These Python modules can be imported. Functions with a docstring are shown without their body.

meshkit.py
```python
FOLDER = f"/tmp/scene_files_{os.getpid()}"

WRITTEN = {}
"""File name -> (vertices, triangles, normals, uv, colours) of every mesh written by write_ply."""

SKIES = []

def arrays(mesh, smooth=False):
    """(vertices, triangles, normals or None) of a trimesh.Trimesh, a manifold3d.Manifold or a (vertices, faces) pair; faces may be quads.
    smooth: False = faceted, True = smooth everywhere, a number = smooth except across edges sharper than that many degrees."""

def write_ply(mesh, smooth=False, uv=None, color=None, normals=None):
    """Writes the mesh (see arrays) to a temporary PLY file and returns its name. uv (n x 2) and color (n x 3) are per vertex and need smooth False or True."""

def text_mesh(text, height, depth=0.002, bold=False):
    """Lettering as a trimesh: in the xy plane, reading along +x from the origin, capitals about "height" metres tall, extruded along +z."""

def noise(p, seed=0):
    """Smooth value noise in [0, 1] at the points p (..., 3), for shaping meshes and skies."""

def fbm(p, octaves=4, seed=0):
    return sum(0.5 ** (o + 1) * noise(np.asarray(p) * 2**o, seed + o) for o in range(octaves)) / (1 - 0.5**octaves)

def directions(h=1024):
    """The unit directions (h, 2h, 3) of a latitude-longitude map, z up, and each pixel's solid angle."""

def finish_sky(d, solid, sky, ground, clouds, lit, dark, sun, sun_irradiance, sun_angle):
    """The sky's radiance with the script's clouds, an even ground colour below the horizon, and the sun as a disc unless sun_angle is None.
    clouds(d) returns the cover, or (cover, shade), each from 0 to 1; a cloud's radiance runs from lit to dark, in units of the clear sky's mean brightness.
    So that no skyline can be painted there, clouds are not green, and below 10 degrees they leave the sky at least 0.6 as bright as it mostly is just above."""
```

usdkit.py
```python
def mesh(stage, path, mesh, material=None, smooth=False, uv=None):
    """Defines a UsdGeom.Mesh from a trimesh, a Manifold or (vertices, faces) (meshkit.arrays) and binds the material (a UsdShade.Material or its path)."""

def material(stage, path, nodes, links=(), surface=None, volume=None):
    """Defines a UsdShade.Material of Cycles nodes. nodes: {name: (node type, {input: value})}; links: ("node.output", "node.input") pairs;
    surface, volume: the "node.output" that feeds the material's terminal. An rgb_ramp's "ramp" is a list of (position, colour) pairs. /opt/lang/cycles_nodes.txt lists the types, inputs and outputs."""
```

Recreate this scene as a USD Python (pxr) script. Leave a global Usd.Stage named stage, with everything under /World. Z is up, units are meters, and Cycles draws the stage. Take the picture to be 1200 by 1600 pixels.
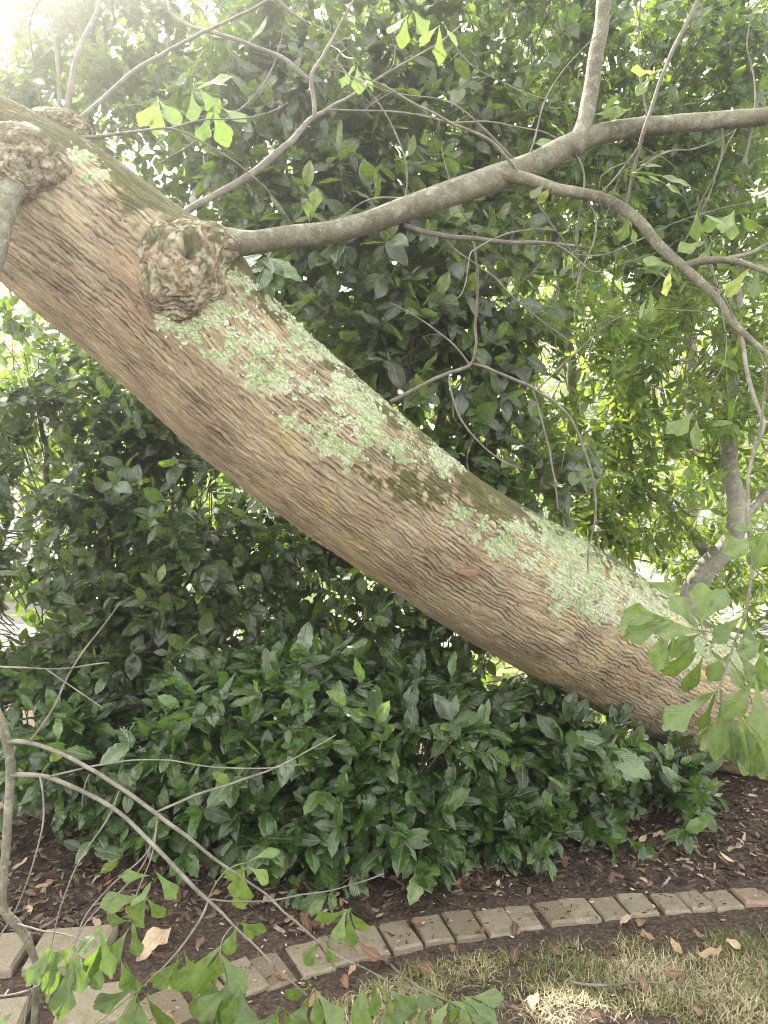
import math, random
import numpy as np
import usdkit, meshkit
from meshkit import noise, fbm
from pxr import Usd, UsdGeom, UsdLux, UsdShade, Gf, Sdf, Vt

stage = Usd.Stage.CreateInMemory()
UsdGeom.SetStageUpAxis(stage, 'Z')
UsdGeom.SetStageMetersPerUnit(stage, 1.0)
UsdGeom.Xform.Define(stage, '/World')
UsdGeom.Scope.Define(stage, '/World/Looks')
RNG = np.random.default_rng(7)
random.seed(7)

# ------------------------------------------------------------------ camera, sky, sun, exposure
F, H, K = 1164.0, 1.37, 1.19
EXPOSURE = 2.55
SUN_AZ, SUN_EL = math.radians(-34), math.radians(43)
SUN_I, SKY_S = 1.25, 0.13
CLOUD = 3.5
HAZE = 0.006
cam = UsdGeom.Camera.Define(stage, '/World/camera')
cam.CreateHorizontalApertureAttr(24.0)
cam.CreateFocalLengthAttr(24.0 * F / 1200)
cam.CreateExposureAttr(EXPOSURE)
cam.CreateClippingRangeAttr(Gf.Vec2f(0.05, 1000))
cam.AddTranslateOp().Set(Gf.Vec3d(0, 0, H))
cam.AddRotateXOp().Set(90.0)

SUN = np.array([math.sin(SUN_AZ) * math.cos(SUN_EL), math.cos(SUN_AZ) * math.cos(SUN_EL), math.sin(SUN_EL)])
dome = UsdLux.DomeLight.Define(stage, '/World/sky')
dome.GetPrim().SetCustomDataByKey('kind', 'structure')
sky_mat = usdkit.material(stage, '/World/Looks/sky_look', {
    't': ('sky_texture', {'sky_type': 'single_scattering', 'sun_disc': False, 'sun_elevation': SUN_EL, 'sun_rotation': SUN_AZ,
                          'air_density': 1.0, 'aerosol_density': 3.0, 'ozone_density': 1.0}),
    'c': ('texture_coordinate', {}), 'mp': ('mapping', {'scale': (1.0, 1.0, 2.2)}),
    'n': ('noise_texture', {'scale': 2.3, 'detail': 6.0, 'roughness': .55, 'distortion': .3}),
    'r': ('map_range', {'from_min': .33, 'from_max': .58, 'to_min': .35, 'to_max': 1.0, 'clamp': True}),
    'w': ('rgb_to_bw', {}), 'k': ('math', {'math_type': 'multiply_add', 'value2': 1.15, 'value3': CLOUD}), 'cc': ('mix', {'mix_type': 'multiply', 'fac': 1.0, 'color2': (1.0, .975, .91)}),
    'm': ('mix', {}),
    'b': ('background_shader', {'strength': SKY_S})}, [('c.generated', 'mp.vector'), ('mp.vector', 'n.vector'), ('n.fac', 'r.value'), ('r.result', 'm.fac'), ('t.color', 'm.color1'), ('t.color', 'w.color'), ('w.val', 'k.value1'), ('k.value', 'cc.color1'), ('cc.color', 'm.color2'), ('m.color', 'b.color')], surface='b.background')
UsdShade.MaterialBindingAPI.Apply(dome.GetPrim()).Bind(sky_mat)
sun = UsdLux.DistantLight.Define(stage, '/World/sun')
sun.CreateNormalizeAttr(True)
sun.CreateIntensityAttr(SUN_I)
sun.CreateAngleAttr(0.5)
sun.CreateColorAttr(Gf.Vec3f(1.0, 0.92, 0.8))
zx = np.cross([0, 0, 1.0], SUN); zx /= np.linalg.norm(zx); zy = np.cross(SUN, zx)
sun.AddTransformOp().Set(Gf.Matrix4d(*zx, 0, *zy, 0, *SUN, 0, 0, 0, 0, 1))


# ------------------------------------------------------------------ helpers
def W(px, py, d):
    """the point d (times K) metres in front of the camera on the line through a pixel of the 1200 x 1600 photograph"""
    d = np.asarray(d, float) * K
    return np.stack([(np.asarray(px) - 600.0) / F * d, d + 0.0 * np.asarray(px), H - (np.asarray(py) - 800.0) / F * d], -1)


def G(px, py):
    """the ground point under a pixel"""
    d = H * F / (py - 800.0)
    return np.array([(px - 600.0) / F * d, d, 0.0])


def project(p):
    p = np.asarray(p, float)
    y = np.maximum(p[..., 1], 1e-3)
    return 600 + F * p[..., 0] / y, 800 - F * (p[..., 2] - H) / y, p[..., 1]


used = {}


def path_for(name, parent=None):
    base = (parent or '/World') + '/' + name
    n = used.get(base, 0)
    used[base] = n + 1
    return base if n == 0 else f'{base}_{n:03d}'


def tag(prim, label=None, cat=None, group=None, kind=None):
    prim = prim.GetPrim() if hasattr(prim, 'GetPrim') else prim
    for k, v in (('label', label), ('category', cat), ('group', group), ('kind', kind)):
        if v:
            prim.SetCustomDataByKey(k, v)
    return prim


def thing(name, label, cat, group=None, kind=None, loc=(0, 0, 0)):
    x = UsdGeom.Xform.Define(stage, path_for(name))
    tag(x, label, cat, group, kind)
    return str(x.GetPath())


def unit(v):
    return v / np.maximum(np.linalg.norm(v, axis=-1, keepdims=True), 1e-12)


def vnormals(v, f):
    n = np.zeros_like(v)
    fn = np.cross(v[f[:, 1]] - v[f[:, 0]], v[f[:, 2]] - v[f[:, 0]])
    for k in range(3):
        np.add.at(n, f[:, k], fn)
    return unit(n)


T = Sdf.ValueTypeNames
MATS = {}


def put(name, parent, v, f, mat, n=None, uv=None, tint=None, kind=None, label=None, smooth=True):
    """ONE Mesh prim named name under parent"""
    path = path_for(name, parent)
    m = UsdGeom.Mesh.Define(stage, path)
    v = np.ascontiguousarray(v, np.float32); f = np.ascontiguousarray(f, np.int32)
    m.CreatePointsAttr(Vt.Vec3fArray.FromNumpy(v))
    m.CreateFaceVertexCountsAttr(Vt.IntArray.FromNumpy(np.full(len(f), f.shape[1], np.int32)))
    m.CreateFaceVertexIndicesAttr(Vt.IntArray.FromNumpy(f.ravel()))
    m.CreateSubdivisionSchemeAttr('none')
    m.CreateDoubleSidedAttr(True)
    if n is None and smooth:
        n = vnormals(v.astype(float), f if f.shape[1] == 3 else np.vstack([f[:, [0, 1, 2]], f[:, [0, 2, 3]]]))
    if n is not None:
        m.CreateNormalsAttr(Vt.Vec3fArray.FromNumpy(np.ascontiguousarray(n, np.float32)))
        m.SetNormalsInterpolation('vertex')
    api = UsdGeom.PrimvarsAPI(m)
    if uv is not None:
        api.CreatePrimvar('st', T.TexCoord2fArray, 'vertex').Set(Vt.Vec2fArray.FromNumpy(np.ascontiguousarray(uv, np.float32)))
    if tint is not None:
        t = np.asarray(tint, np.float32)
        if t.ndim == 1:
            t = np.repeat(t[:, None], 3, 1)
        api.CreatePrimvar('tint', T.Color3fArray, 'vertex').Set(Vt.Vec3fArray.FromNumpy(np.ascontiguousarray(t)))
    UsdShade.MaterialBindingAPI.Apply(m.GetPrim()).Bind(MATS[mat])
    if kind or label:
        tag(m, label=label, kind=kind)
    return path


def spline(P, n):
    """Catmull-Rom through the rows of P (any width), n samples evenly along"""
    from scipy.interpolate import CubicSpline, PchipInterpolator
    P = np.asarray(P, float)
    t = np.r_[0, np.cumsum(np.maximum(np.linalg.norm(np.diff(P[:, :3], axis=0), axis=1), 1e-6))]
    tt = np.linspace(0, t[-1], n)
    if len(P) < 3:
        return np.stack([np.interp(tt, t, c) for c in P.T], 1)
    return PchipInterpolator(t, P)(tt) if len(P) < 4 else 0.5 * CubicSpline(t, P)(tt) + 0.5 * PchipInterpolator(t, P)(tt)


def frames(c):
    t = unit(np.gradient(c, axis=0))
    a = np.zeros_like(c)
    ref = np.array([0, -1.0, 0.2]) if abs(t[0] @ np.array([0, -1.0, 0.2])) < 0.9 else np.array([1.0, 0, 0.1])
    x = ref - t[0] * (ref @ t[0]); x /= np.linalg.norm(x)
    for i in range(len(c)):
        x = x - t[i] * (x @ t[i]); x /= max(np.linalg.norm(x), 1e-9)
        a[i] = x
    return t, a, np.cross(t, a)


def tube(c, r, sides=8, bump=0.0, seed=0):
    """a closed tapering tube along c; returns v, f, uv"""
    c = np.asarray(c, float); n = len(c)
    r = np.broadcast_to(np.asarray(r, float), (n,))
    t, a, b = frames(c)
    ph = np.arange(sides) / sides * 2 * math.pi
    rr = r[:, None] * np.ones(sides)
    if bump:
        q = np.stack(np.broadcast_arrays(np.linspace(0, 1, n)[:, None] * n * 0.35, np.cos(ph) * 1.3, np.sin(ph) * 1.3), -1)
        rr = rr * (1 + bump * (fbm(q + seed * 3.1, 2, seed) - 0.5) * 2)
    v = c[:, None] + rr[..., None] * (np.cos(ph)[None, :, None] * a[:, None] + np.sin(ph)[None, :, None] * b[:, None])
    v = v.reshape(-1, 3)
    i, j = np.meshgrid(np.arange(n - 1), np.arange(sides), indexing='ij')
    j2 = (j + 1) % sides
    q = np.stack([i * sides + j, i * sides + j2, (i + 1) * sides + j2, (i + 1) * sides + j], -1).reshape(-1, 4)
    f = np.vstack([q[:, [0, 1, 2]], q[:, [0, 2, 3]]])
    e0, e1 = len(v), len(v) + 1
    v = np.vstack([v, c[:1] - t[:1] * r[0] * .3, c[-1:] + t[-1:] * r[-1] * .6])
    k = np.arange(sides); k2 = (k + 1) % sides
    f = np.vstack([f, np.stack([np.full(sides, e0), k2, k], 1), np.stack([np.full(sides, e1), (n - 1) * sides + k, (n - 1) * sides + k2], 1)])
    return v, f


class Bag:
    """collects pieces for one mesh"""

    def __init__(s):
        s.v, s.f, s.n, s.uv, s.t, s.k = [], [], [], [], [], 0

    def add(s, v, f, n=None, uv=None, t=0.5):
        s.v.append(v); s.f.append(np.asarray(f) + s.k); s.k += len(v)
        s.n.append(vnormals(np.asarray(v, float), np.asarray(f)) if n is None else n)
        s.uv.append(np.zeros((len(v), 2)) if uv is None else uv)
        s.t.append(np.full(len(v), t) if np.ndim(t) == 0 else t)

    def put(s, name, parent, mat, **kw):
        if not s.k:
            return None
        return put(name, parent, np.vstack(s.v), np.vstack(s.f), mat, np.vstack(s.n), np.vstack(s.uv), np.concatenate(s.t), **kw)


def pxpath(pts, n=None, wig=0.0, seed=0):
    """rows (px, py, depth, width in px) -> centre line and radii in metres"""
    P = np.array(pts, float)
    c = W(P[:, 0], P[:, 1], P[:, 2])
    r = P[:, 3] / F * P[:, 2] * K / 2
    n = n or max(8, int(np.linalg.norm(np.diff(c, axis=0), axis=1).sum() / 0.02))
    s = spline(np.c_[c, r], n)
    c, r = s[:, :3], np.maximum(s[:, 3], 0.0006)
    if wig:
        L = np.r_[0, np.cumsum(np.linalg.norm(np.diff(c, axis=0), axis=1))]
        q = np.stack([L * 9, np.full_like(L, seed * 7.3), np.zeros_like(L)], -1)
        env = np.minimum(1, np.minimum(L, L[-1] - L) / 0.08)[:, None]
        c = c + wig * env * (np.stack([fbm(q, 2, seed + k) for k in range(3)], -1) - 0.5) * 2
    return c, r


# ------------------------------------------------------------------ materials
def look(name, nodes, links, surface='p.BSDF', **kw):
    MATS[name] = usdkit.material(stage, '/World/Looks/' + name, nodes, links, surface=surface, **kw)


def leaf_look(name, ramp, back, trans, rough=0.32, f=0.3, vein=1.0, spec=0.5, lateral=9.0):
    look(name, {
        'a': ('attribute', {'attribute': 'tint'}),
        'ramp': ('rgb_ramp', {'ramp': ramp}),
        'uv': ('uvmap', {'attribute': 'st'}),
        's': ('separate_xyz', {}),
        'v1': ('math', {'math_type': 'subtract', 'value2': 0.5}),
        'v2': ('math', {'math_type': 'absolute'}),
        'mid': ('map_range', {'from_min': 0.015, 'from_max': 0.06, 'to_min': 1.0, 'to_max': 0.0, 'clamp': True}),
        'l1': ('math', {'math_type': 'multiply_add', 'value2': -1.1}),
        'l2': ('math', {'math_type': 'multiply', 'value2': lateral * 6.283}),
        'l3': ('math', {'math_type': 'sine'}),
        'l4': ('math', {'math_type': 'multiply_add', 'value2': 0.35, 'value3': 0.0}),
        'geo': ('geometry', {}),
        'nz': ('noise_texture', {'scale': 60.0, 'detail': 3.0}),
        'mott': ('map_range', {'from_min': 0.3, 'from_max': 0.7, 'to_min': 0.75, 'to_max': 1.2}),
        'mul': ('mix', {'mix_type': 'multiply', 'fac': 1.0}),
        'rib': ('mix', {'mix_type': 'mix', 'color2': [min(1, c * 1.15 + 0.03) for c in back]}),
        'ribf': ('math', {'math_type': 'multiply', 'value2': 0.55 * vein}),
        'bk': ('mix', {'mix_type': 'mix', 'color2': back}),
        'h': ('math', {'math_type': 'subtract'}),
        'bump': ('bump', {'strength': 0.5 * vein, 'distance': 0.0045}),
        'ro': ('map_range', {'from_min': .3, 'from_max': .7, 'to_min': rough * .65, 'to_max': rough * 1.5}),
        'p': ('principled_bsdf', {'specular_ior_level': spec}),
        'tr': ('translucent_bsdf', {'color': trans}),
        'trm': ('mix', {'mix_type': 'multiply', 'fac': 1.0, 'color1': trans}),
        'm': ('mix_closure', {'fac': f}),
    }, [('a.fac', 'ramp.fac'), ('uv.UV', 's.vector'), ('s.y', 'v1.value1'), ('v1.value', 'v2.value1'), ('v2.value', 'mid.value'),
        ('v2.value', 'l1.value1'), ('s.x', 'l1.value3'), ('l1.value', 'l2.value1'), ('l2.value', 'l3.value1'), ('l3.value', 'l4.value1'),
        ('l4.value', 'h.value1'), ('mid.result', 'h.value2'), ('h.value', 'bump.height'),
        ('geo.position', 'nz.vector'), ('nz.fac', 'mott.value'), ('nz.fac', 'ro.value'), ('ro.result', 'p.roughness'), ('ramp.color', 'mul.color1'), ('mott.result', 'mul.color2'),
        ('mul.color', 'rib.color1'), ('mid.result', 'ribf.value1'), ('ribf.value', 'rib.fac'), ('rib.color', 'bk.color1'), ('geo.backfacing', 'bk.fac'),
        ('bk.color', 'p.base_color'), ('bump.normal', 'p.normal'), ('mott.result', 'trm.color2'), ('trm.color', 'tr.color'),
        ('p.BSDF', 'm.closure1'), ('tr.BSDF', 'm.closure2')], surface='m.closure')


leaf_look('holly_leaf', [(0, (.013, .027, .006)), (.5, (.03, .058, .011)), (.85, (.065, .118, .02)), (1, (.12, .17, .026))], (.085, .13, .055), (.16, .34, .03), rough=.17, f=.2, spec=1.0)
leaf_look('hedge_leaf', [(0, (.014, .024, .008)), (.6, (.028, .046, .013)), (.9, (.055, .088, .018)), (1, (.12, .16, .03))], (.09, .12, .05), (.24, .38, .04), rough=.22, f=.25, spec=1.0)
leaf_look('laurel_leaf', [(0, (.016, .034, .012)), (.6, (.034, .064, .02)), (1, (.085, .14, .035))], (.1, .14, .05), (.26, .39, .05), rough=.28, f=.27, spec=.8)
leaf_look('privet_leaf', [(0, (.04, .07, .018)), (.6, (.075, .125, .03)), (1, (.15, .21, .045))], (.1, .135, .05), (.3, .42, .04), rough=.3, f=.34)
leaf_look('oak_leaf', [(0, (.034, .055, .014)), (.5, (.062, .096, .024)), (.93, (.115, .15, .045)), (1, (.33, .36, .04))], (.1, .15, .06), (.22, .36, .05), rough=.42, f=.26, lateral=6.0, vein=.25, spec=.5)
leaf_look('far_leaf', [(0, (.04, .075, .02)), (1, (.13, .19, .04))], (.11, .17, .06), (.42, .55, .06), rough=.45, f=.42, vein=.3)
leaf_look('dry_leaf', [(0, (.055, .03, .018)), (.35, (.13, .07, .038)), (.7, (.25, .15, .085)), (1, (.45, .36, .24))], (.3, .2, .12), (.3, .16, .06), rough=.6, f=.1, lateral=5.0)


def bark_look(name, c0, c1, c2, scale=1.0, spots=0.0, rough=.85):
    look(name, {
        'g': ('geometry', {}),
        'n1': ('noise_texture', {'scale': 9.0 * scale, 'detail': 5.0, 'roughness': .6}),
        'r': ('rgb_ramp', {'ramp': [(.25, c0), (.5, c1), (.75, c2)]}),
        'n2': ('noise_texture', {'scale': 160.0 * scale, 'detail': 4.0, 'roughness': .65}),
        'n3': ('noise_texture', {'scale': 34.0, 'detail': 6.0, 'roughness': .72}),
        'sp': ('map_range', {'from_min': .5, 'from_max': .72, 'to_min': 0.0, 'to_max': spots, 'clamp': True}),
        'mx': ('mix', {'color2': (.36, .4, .33)}),
        'mo': ('map_range', {'from_min': .3, 'from_max': .7, 'to_min': .65, 'to_max': 1.25}),
        'mu': ('mix', {'mix_type': 'multiply', 'fac': 1.0}),
        'b': ('bump', {'strength': .9, 'distance': .006}),
        'p': ('principled_bsdf', {'roughness': rough, 'specular_ior_level': .25}),
    }, [('g.position', 'n1.vector'), ('n1.fac', 'r.fac'), ('g.position', 'n2.vector'), ('g.position', 'n3.vector'), ('n3.fac', 'sp.value'),
        ('r.color', 'mu.color1'), ('n2.fac', 'mo.value'), ('mo.result', 'mu.color2'), ('mu.color', 'mx.color1'), ('sp.result', 'mx.fac'), ('mx.color', 'p.base_color'),
        ('n2.fac', 'b.height'), ('b.normal', 'p.normal')])


bark_look('limb_bark', (.062, .058, .038), (.118, .11, .074), (.19, .178, .13), 1.0, .45)
bark_look('twig_bark', (.09, .08, .064), (.155, .14, .115), (.25, .23, .19), 2.0, .25)
bark_look('stem_bark', (.06, .05, .04), (.11, .095, .075), (.19, .17, .14), 1.0, .3)
bark_look('pale_bark', (.1, .092, .07), (.17, .16, .125), (.26, .245, .2), 1.0, .5)
bark_look('green_twig', (.09, .1, .045), (.13, .14, .06), (.18, .18, .08), 2.0, 0)

# trunk: tint.r = height of the bark relief (0 deep, 1 proud), tint.g = moss, tint.b = lichen crust
look('trunk_bark', {
    'a': ('attribute', {'attribute': 'tint'}), 'sc': ('separate_color', {}),
    'g': ('geometry', {}), 'uv': ('uvmap', {'attribute': 'st'}),
    'mp': ('mapping', {'scale': (6.0, 60.0, 1.0)}),
    'n1': ('noise_texture', {'scale': 1.0, 'detail': 5.0, 'roughness': .62, 'distortion': .5}),
    'n0': ('noise_texture', {'scale': 5.0, 'detail': 3.0}),
    'n2': ('noise_texture', {'scale': 230.0, 'detail': 4.0, 'roughness': .7}),
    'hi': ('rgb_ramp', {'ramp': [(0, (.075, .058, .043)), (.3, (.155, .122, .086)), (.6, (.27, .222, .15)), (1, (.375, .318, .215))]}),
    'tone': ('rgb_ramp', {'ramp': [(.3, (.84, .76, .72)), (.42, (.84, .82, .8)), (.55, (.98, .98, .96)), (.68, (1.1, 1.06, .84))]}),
    'fine': ('map_range', {'from_min': .25, 'from_max': .75, 'to_min': .6, 'to_max': 1.35}),
    'm1': ('mix', {'mix_type': 'multiply', 'fac': 1.0}), 'm2': ('mix', {'mix_type': 'multiply', 'fac': 1.0}),
    'mossc': ('rgb_ramp', {'ramp': [(.3, (.028, .033, .008)), (.6, (.055, .062, .014)), (.8, (.1, .108, .026))]}),
    'mm': ('mix', {}), 'crust': ('mix', {}), 'crr': ('rgb_ramp', {'ramp': [(.3, (.16, .12, .1)), (.42, (.4, .35, .31)), (.5, (.36, .4, .24)), (.65, (.42, .47, .29)), (.8, (.45, .48, .39))]}), 'n4': ('noise_texture', {'scale': 75.0, 'detail': 4.0, 'roughness': .7}),
    'mh': ('math', {'math_type': 'multiply_add', 'value2': .55}),
    'b1': ('bump', {'strength': .9, 'distance': .006}),
    'p': ('principled_bsdf', {'roughness': .88, 'specular_ior_level': .2}),
}, [('a.color', 'sc.color'), ('uv.UV', 'mp.vector'), ('mp.vector', 'n1.vector'), ('g.position', 'n0.vector'), ('g.position', 'n2.vector'),
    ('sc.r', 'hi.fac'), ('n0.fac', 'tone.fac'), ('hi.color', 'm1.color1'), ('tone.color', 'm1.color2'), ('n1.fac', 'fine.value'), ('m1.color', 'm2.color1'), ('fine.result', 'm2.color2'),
    ('n2.fac', 'mossc.fac'), ('m2.color', 'crust.color1'), ('g.position', 'n4.vector'), ('n4.fac', 'crr.fac'), ('crr.color', 'crust.color2'), ('sc.b', 'crust.fac'), ('crust.color', 'mm.color1'), ('mossc.color', 'mm.color2'), ('sc.g', 'mm.fac'), ('mm.color', 'p.base_color'),
    ('n1.fac', 'mh.value1'), ('n2.fac', 'mh.value3'), ('mh.value', 'b1.height'), ('b1.normal', 'p.normal')])


def plain(name, ramp, rough=.8, scale=40.0, bump=.4, dist=.004, spec=.3, tinted=False):
    look(name, {
        'g': ('geometry', {}), 'n': ('noise_texture', {'scale': scale, 'detail': 5.0, 'roughness': .62}), 'a': ('attribute', {'attribute': 'tint'}),
        'mo': ('map_range', {'from_min': .3, 'from_max': .7, 'to_min': .7, 'to_max': 1.25}),
        'r': ('rgb_ramp', {'ramp': ramp}), 'mu': ('mix', {'mix_type': 'multiply', 'fac': 1.0}),
        'b': ('bump', {'strength': bump, 'distance': dist}), 'p': ('principled_bsdf', {'roughness': rough, 'specular_ior_level': spec}),
    }, [('g.position', 'n.vector'), ('a.fac' if tinted else 'n.fac', 'r.fac'), ('n.fac', 'mo.value'), ('r.color', 'mu.color1'), ('mo.result', 'mu.color2'), ('mu.color', 'p.base_color'), ('n.fac', 'b.height'), ('b.normal', 'p.normal')])


plain('lichen_look', [(0, (.19, .25, .11)), (.35, (.30, .37, .19)), (.62, (.37, .43, .27)), (.8, (.43, .44, .36)), (1, (.47, .4, .36))], .9, 300, .5, .002, .15, True)
plain('soil_look', [(.25, (.03, .022, .017)), (.5, (.055, .04, .03)), (.75, (.1, .075, .055))], .95, 70, 1.0, .012, .15)
plain('chip_look', [(0, (.025, .018, .014)), (.5, (.065, .045, .034)), (.8, (.15, .115, .09)), (1, (.42, .37, .3))], .85, 120, .5, .003, .2, True)
plain('straw_look', [(0, (.065, .09, .022)), (.3, (.125, .13, .045)), (.55, (.22, .19, .1)), (1, (.42, .36, .23))], .7, 60, .1, .001, .25, True)
plain('lawn_look', [(.3, (.1, .15, .04)), (.7, (.2, .24, .07))], .9, 6, .6, .03, .2)
plain('road_look', [(.3, (.2, .195, .18)), (.7, (.27, .26, .24))], .9, 8, .2, .005, .3)
plain('wall_paint', [(.3, (.5, .5, .49)), (.7, (.58, .58, .57))], .6, 3, .1, .002, .4)
plain('roof_look', [(.3, (.085, .08, .08)), (.7, (.12, .115, .115))], .9, 30, .5, .01, .2)
plain('dark_glass', [(.3, (.02, .025, .03)), (.7, (.03, .035, .04))], .08, 3, .0, .001, .6)
look('brick_look', {
    'g': ('geometry', {}), 'a': ('attribute', {'attribute': 'tint'}),
    'r': ('rgb_ramp', {'ramp': [(0, (.14, .108, .08)), (.3, (.18, .147, .11)), (.6, (.195, .165, .122)), (.9, (.175, .14, .105)), (1, (.2, .135, .1))]}),
    'n': ('noise_texture', {'scale': 22.0, 'detail': 5.0, 'roughness': .65}), 'n2': ('noise_texture', {'scale': 170.0, 'detail': 4.0, 'roughness': .7}),
    'mo': ('map_range', {'from_min': .3, 'from_max': .7, 'to_min': .6, 'to_max': 1.3}), 'mu': ('mix', {'mix_type': 'multiply', 'fac': 1.0}),
    'ms': ('map_range', {'from_min': .5, 'from_max': .66, 'to_min': 0.0, 'to_max': .7, 'clamp': True}), 'mm': ('mix', {'color2': (.1, .115, .04)}),
    'b': ('bump', {'strength': .6, 'distance': .004}), 'p': ('principled_bsdf', {'roughness': .9, 'specular_ior_level': .2}),
}, [('g.position', 'n.vector'), ('g.position', 'n2.vector'), ('a.fac', 'r.fac'), ('r.color', 'mu.color1'), ('n2.fac', 'mo.value'), ('mo.result', 'mu.color2'), ('n.fac', 'ms.value'), ('mu.color', 'mm.color1'), ('ms.result', 'mm.fac'),
    ('mm.color', 'p.base_color'), ('n2.fac', 'b.height'), ('b.normal', 'p.normal')])

MATS['air'] = usdkit.material(stage, '/World/Looks/air', {'v': ('principled_volume', {'color': (.95, .95, .95), 'density': HAZE, 'anisotropy': .895})}, [], volume='v.volume')
# ------------------------------------------------------------------ ground
BED = np.array([G(px, py)[:2] for px, py in ((-500, 1510), (-100, 1490), (150, 1462), (330, 1452), (450, 1478), (560, 1452), (700, 1428), (900, 1408), (1100, 1397), (1400, 1388), (1800, 1380))])


def edge_y(x):
    return np.interp(x, BED[:, 0], BED[:, 1])


def gh(x, y):
    x, y = np.asarray(x, float), np.asarray(y, float)
    p = np.stack([x, y, np.zeros_like(x)], -1)
    h = 0.03 * (fbm(p * 3, 3, 3) - .5) + 0.018 * (fbm(p * 14, 3, 5) - .5)
    bed = np.clip((y - edge_y(x) - .02) / .5, 0, 1)
    h = h + .05 * bed - .012
    return h * np.clip((6 - y) / 2, 0, 1)


def axis(lo, hi, fine_lo, fine_hi, step, grow=1.18):
    a = list(np.arange(fine_lo, fine_hi, step)); s = step
    while a[-1] < hi:
        s = min(s * grow, 12); a.append(a[-1] + s)
    s = step
    while a[0] > lo:
        s = min(s * grow, 12); a.insert(0, a[0] - s)
    return np.array(a)


def sheet(xs, ys, z):
    x, y = np.meshgrid(xs, ys, indexing='ij')
    v = np.stack([x, y, z(x, y)], -1).reshape(-1, 3)
    n, m = len(xs), len(ys)
    i, j = np.meshgrid(np.arange(n - 1), np.arange(m - 1), indexing='ij')
    a = i * m + j
    return v, np.vstack([np.stack([a, a + m, a + m + 1], -1).reshape(-1, 3), np.stack([a, a + m + 1, a + 1], -1).reshape(-1, 3)])


v, f = sheet(axis(-90, 90, -2.0, 2.6, .018), axis(-20, 140, 1.5, 4.2, .018), gh)
tag(stage.GetPrimAtPath(put('ground', None, v, f, 'soil_look')), kind='structure')
v, f = sheet(np.linspace(-60, 60, 40), np.r_[6.2, 7.0, np.linspace(11.5, 90, 12)], lambda x, y: 0 * x + .004)
tag(stage.GetPrimAtPath(put('lawn', None, v, f, 'lawn_look')), kind='structure')
v, f = sheet(np.linspace(-60, 60, 30), np.array([7.2, 9.0, 11.2]), lambda x, y: 0 * x + .008)
tag(stage.GetPrimAtPath(put('road', None, v, f, 'road_look')), kind='structure')


def boxm(x0, x1, y0, y1, z0, z1):
    v = np.array([[x, y, z] for x in (x0, x1) for y in (y0, y1) for z in (z0, z1)], float)
    q = np.array([[0, 1, 3, 2], [4, 6, 7, 5], [0, 4, 5, 1], [2, 3, 7, 6], [0, 2, 6, 4], [1, 5, 7, 3]])
    v2 = v[q].reshape(-1, 3)
    f = np.arange(24).reshape(6, 4)
    return v2, np.vstack([f[:, [0, 1, 2]], f[:, [0, 2, 3]]])


if HAZE:
    v, f = boxm(-95, 95, -25, 145, -1, 16)
    tag(stage.GetPrimAtPath(put('haze', None, v, f, 'air', smooth=False)), kind='stuff')

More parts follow.
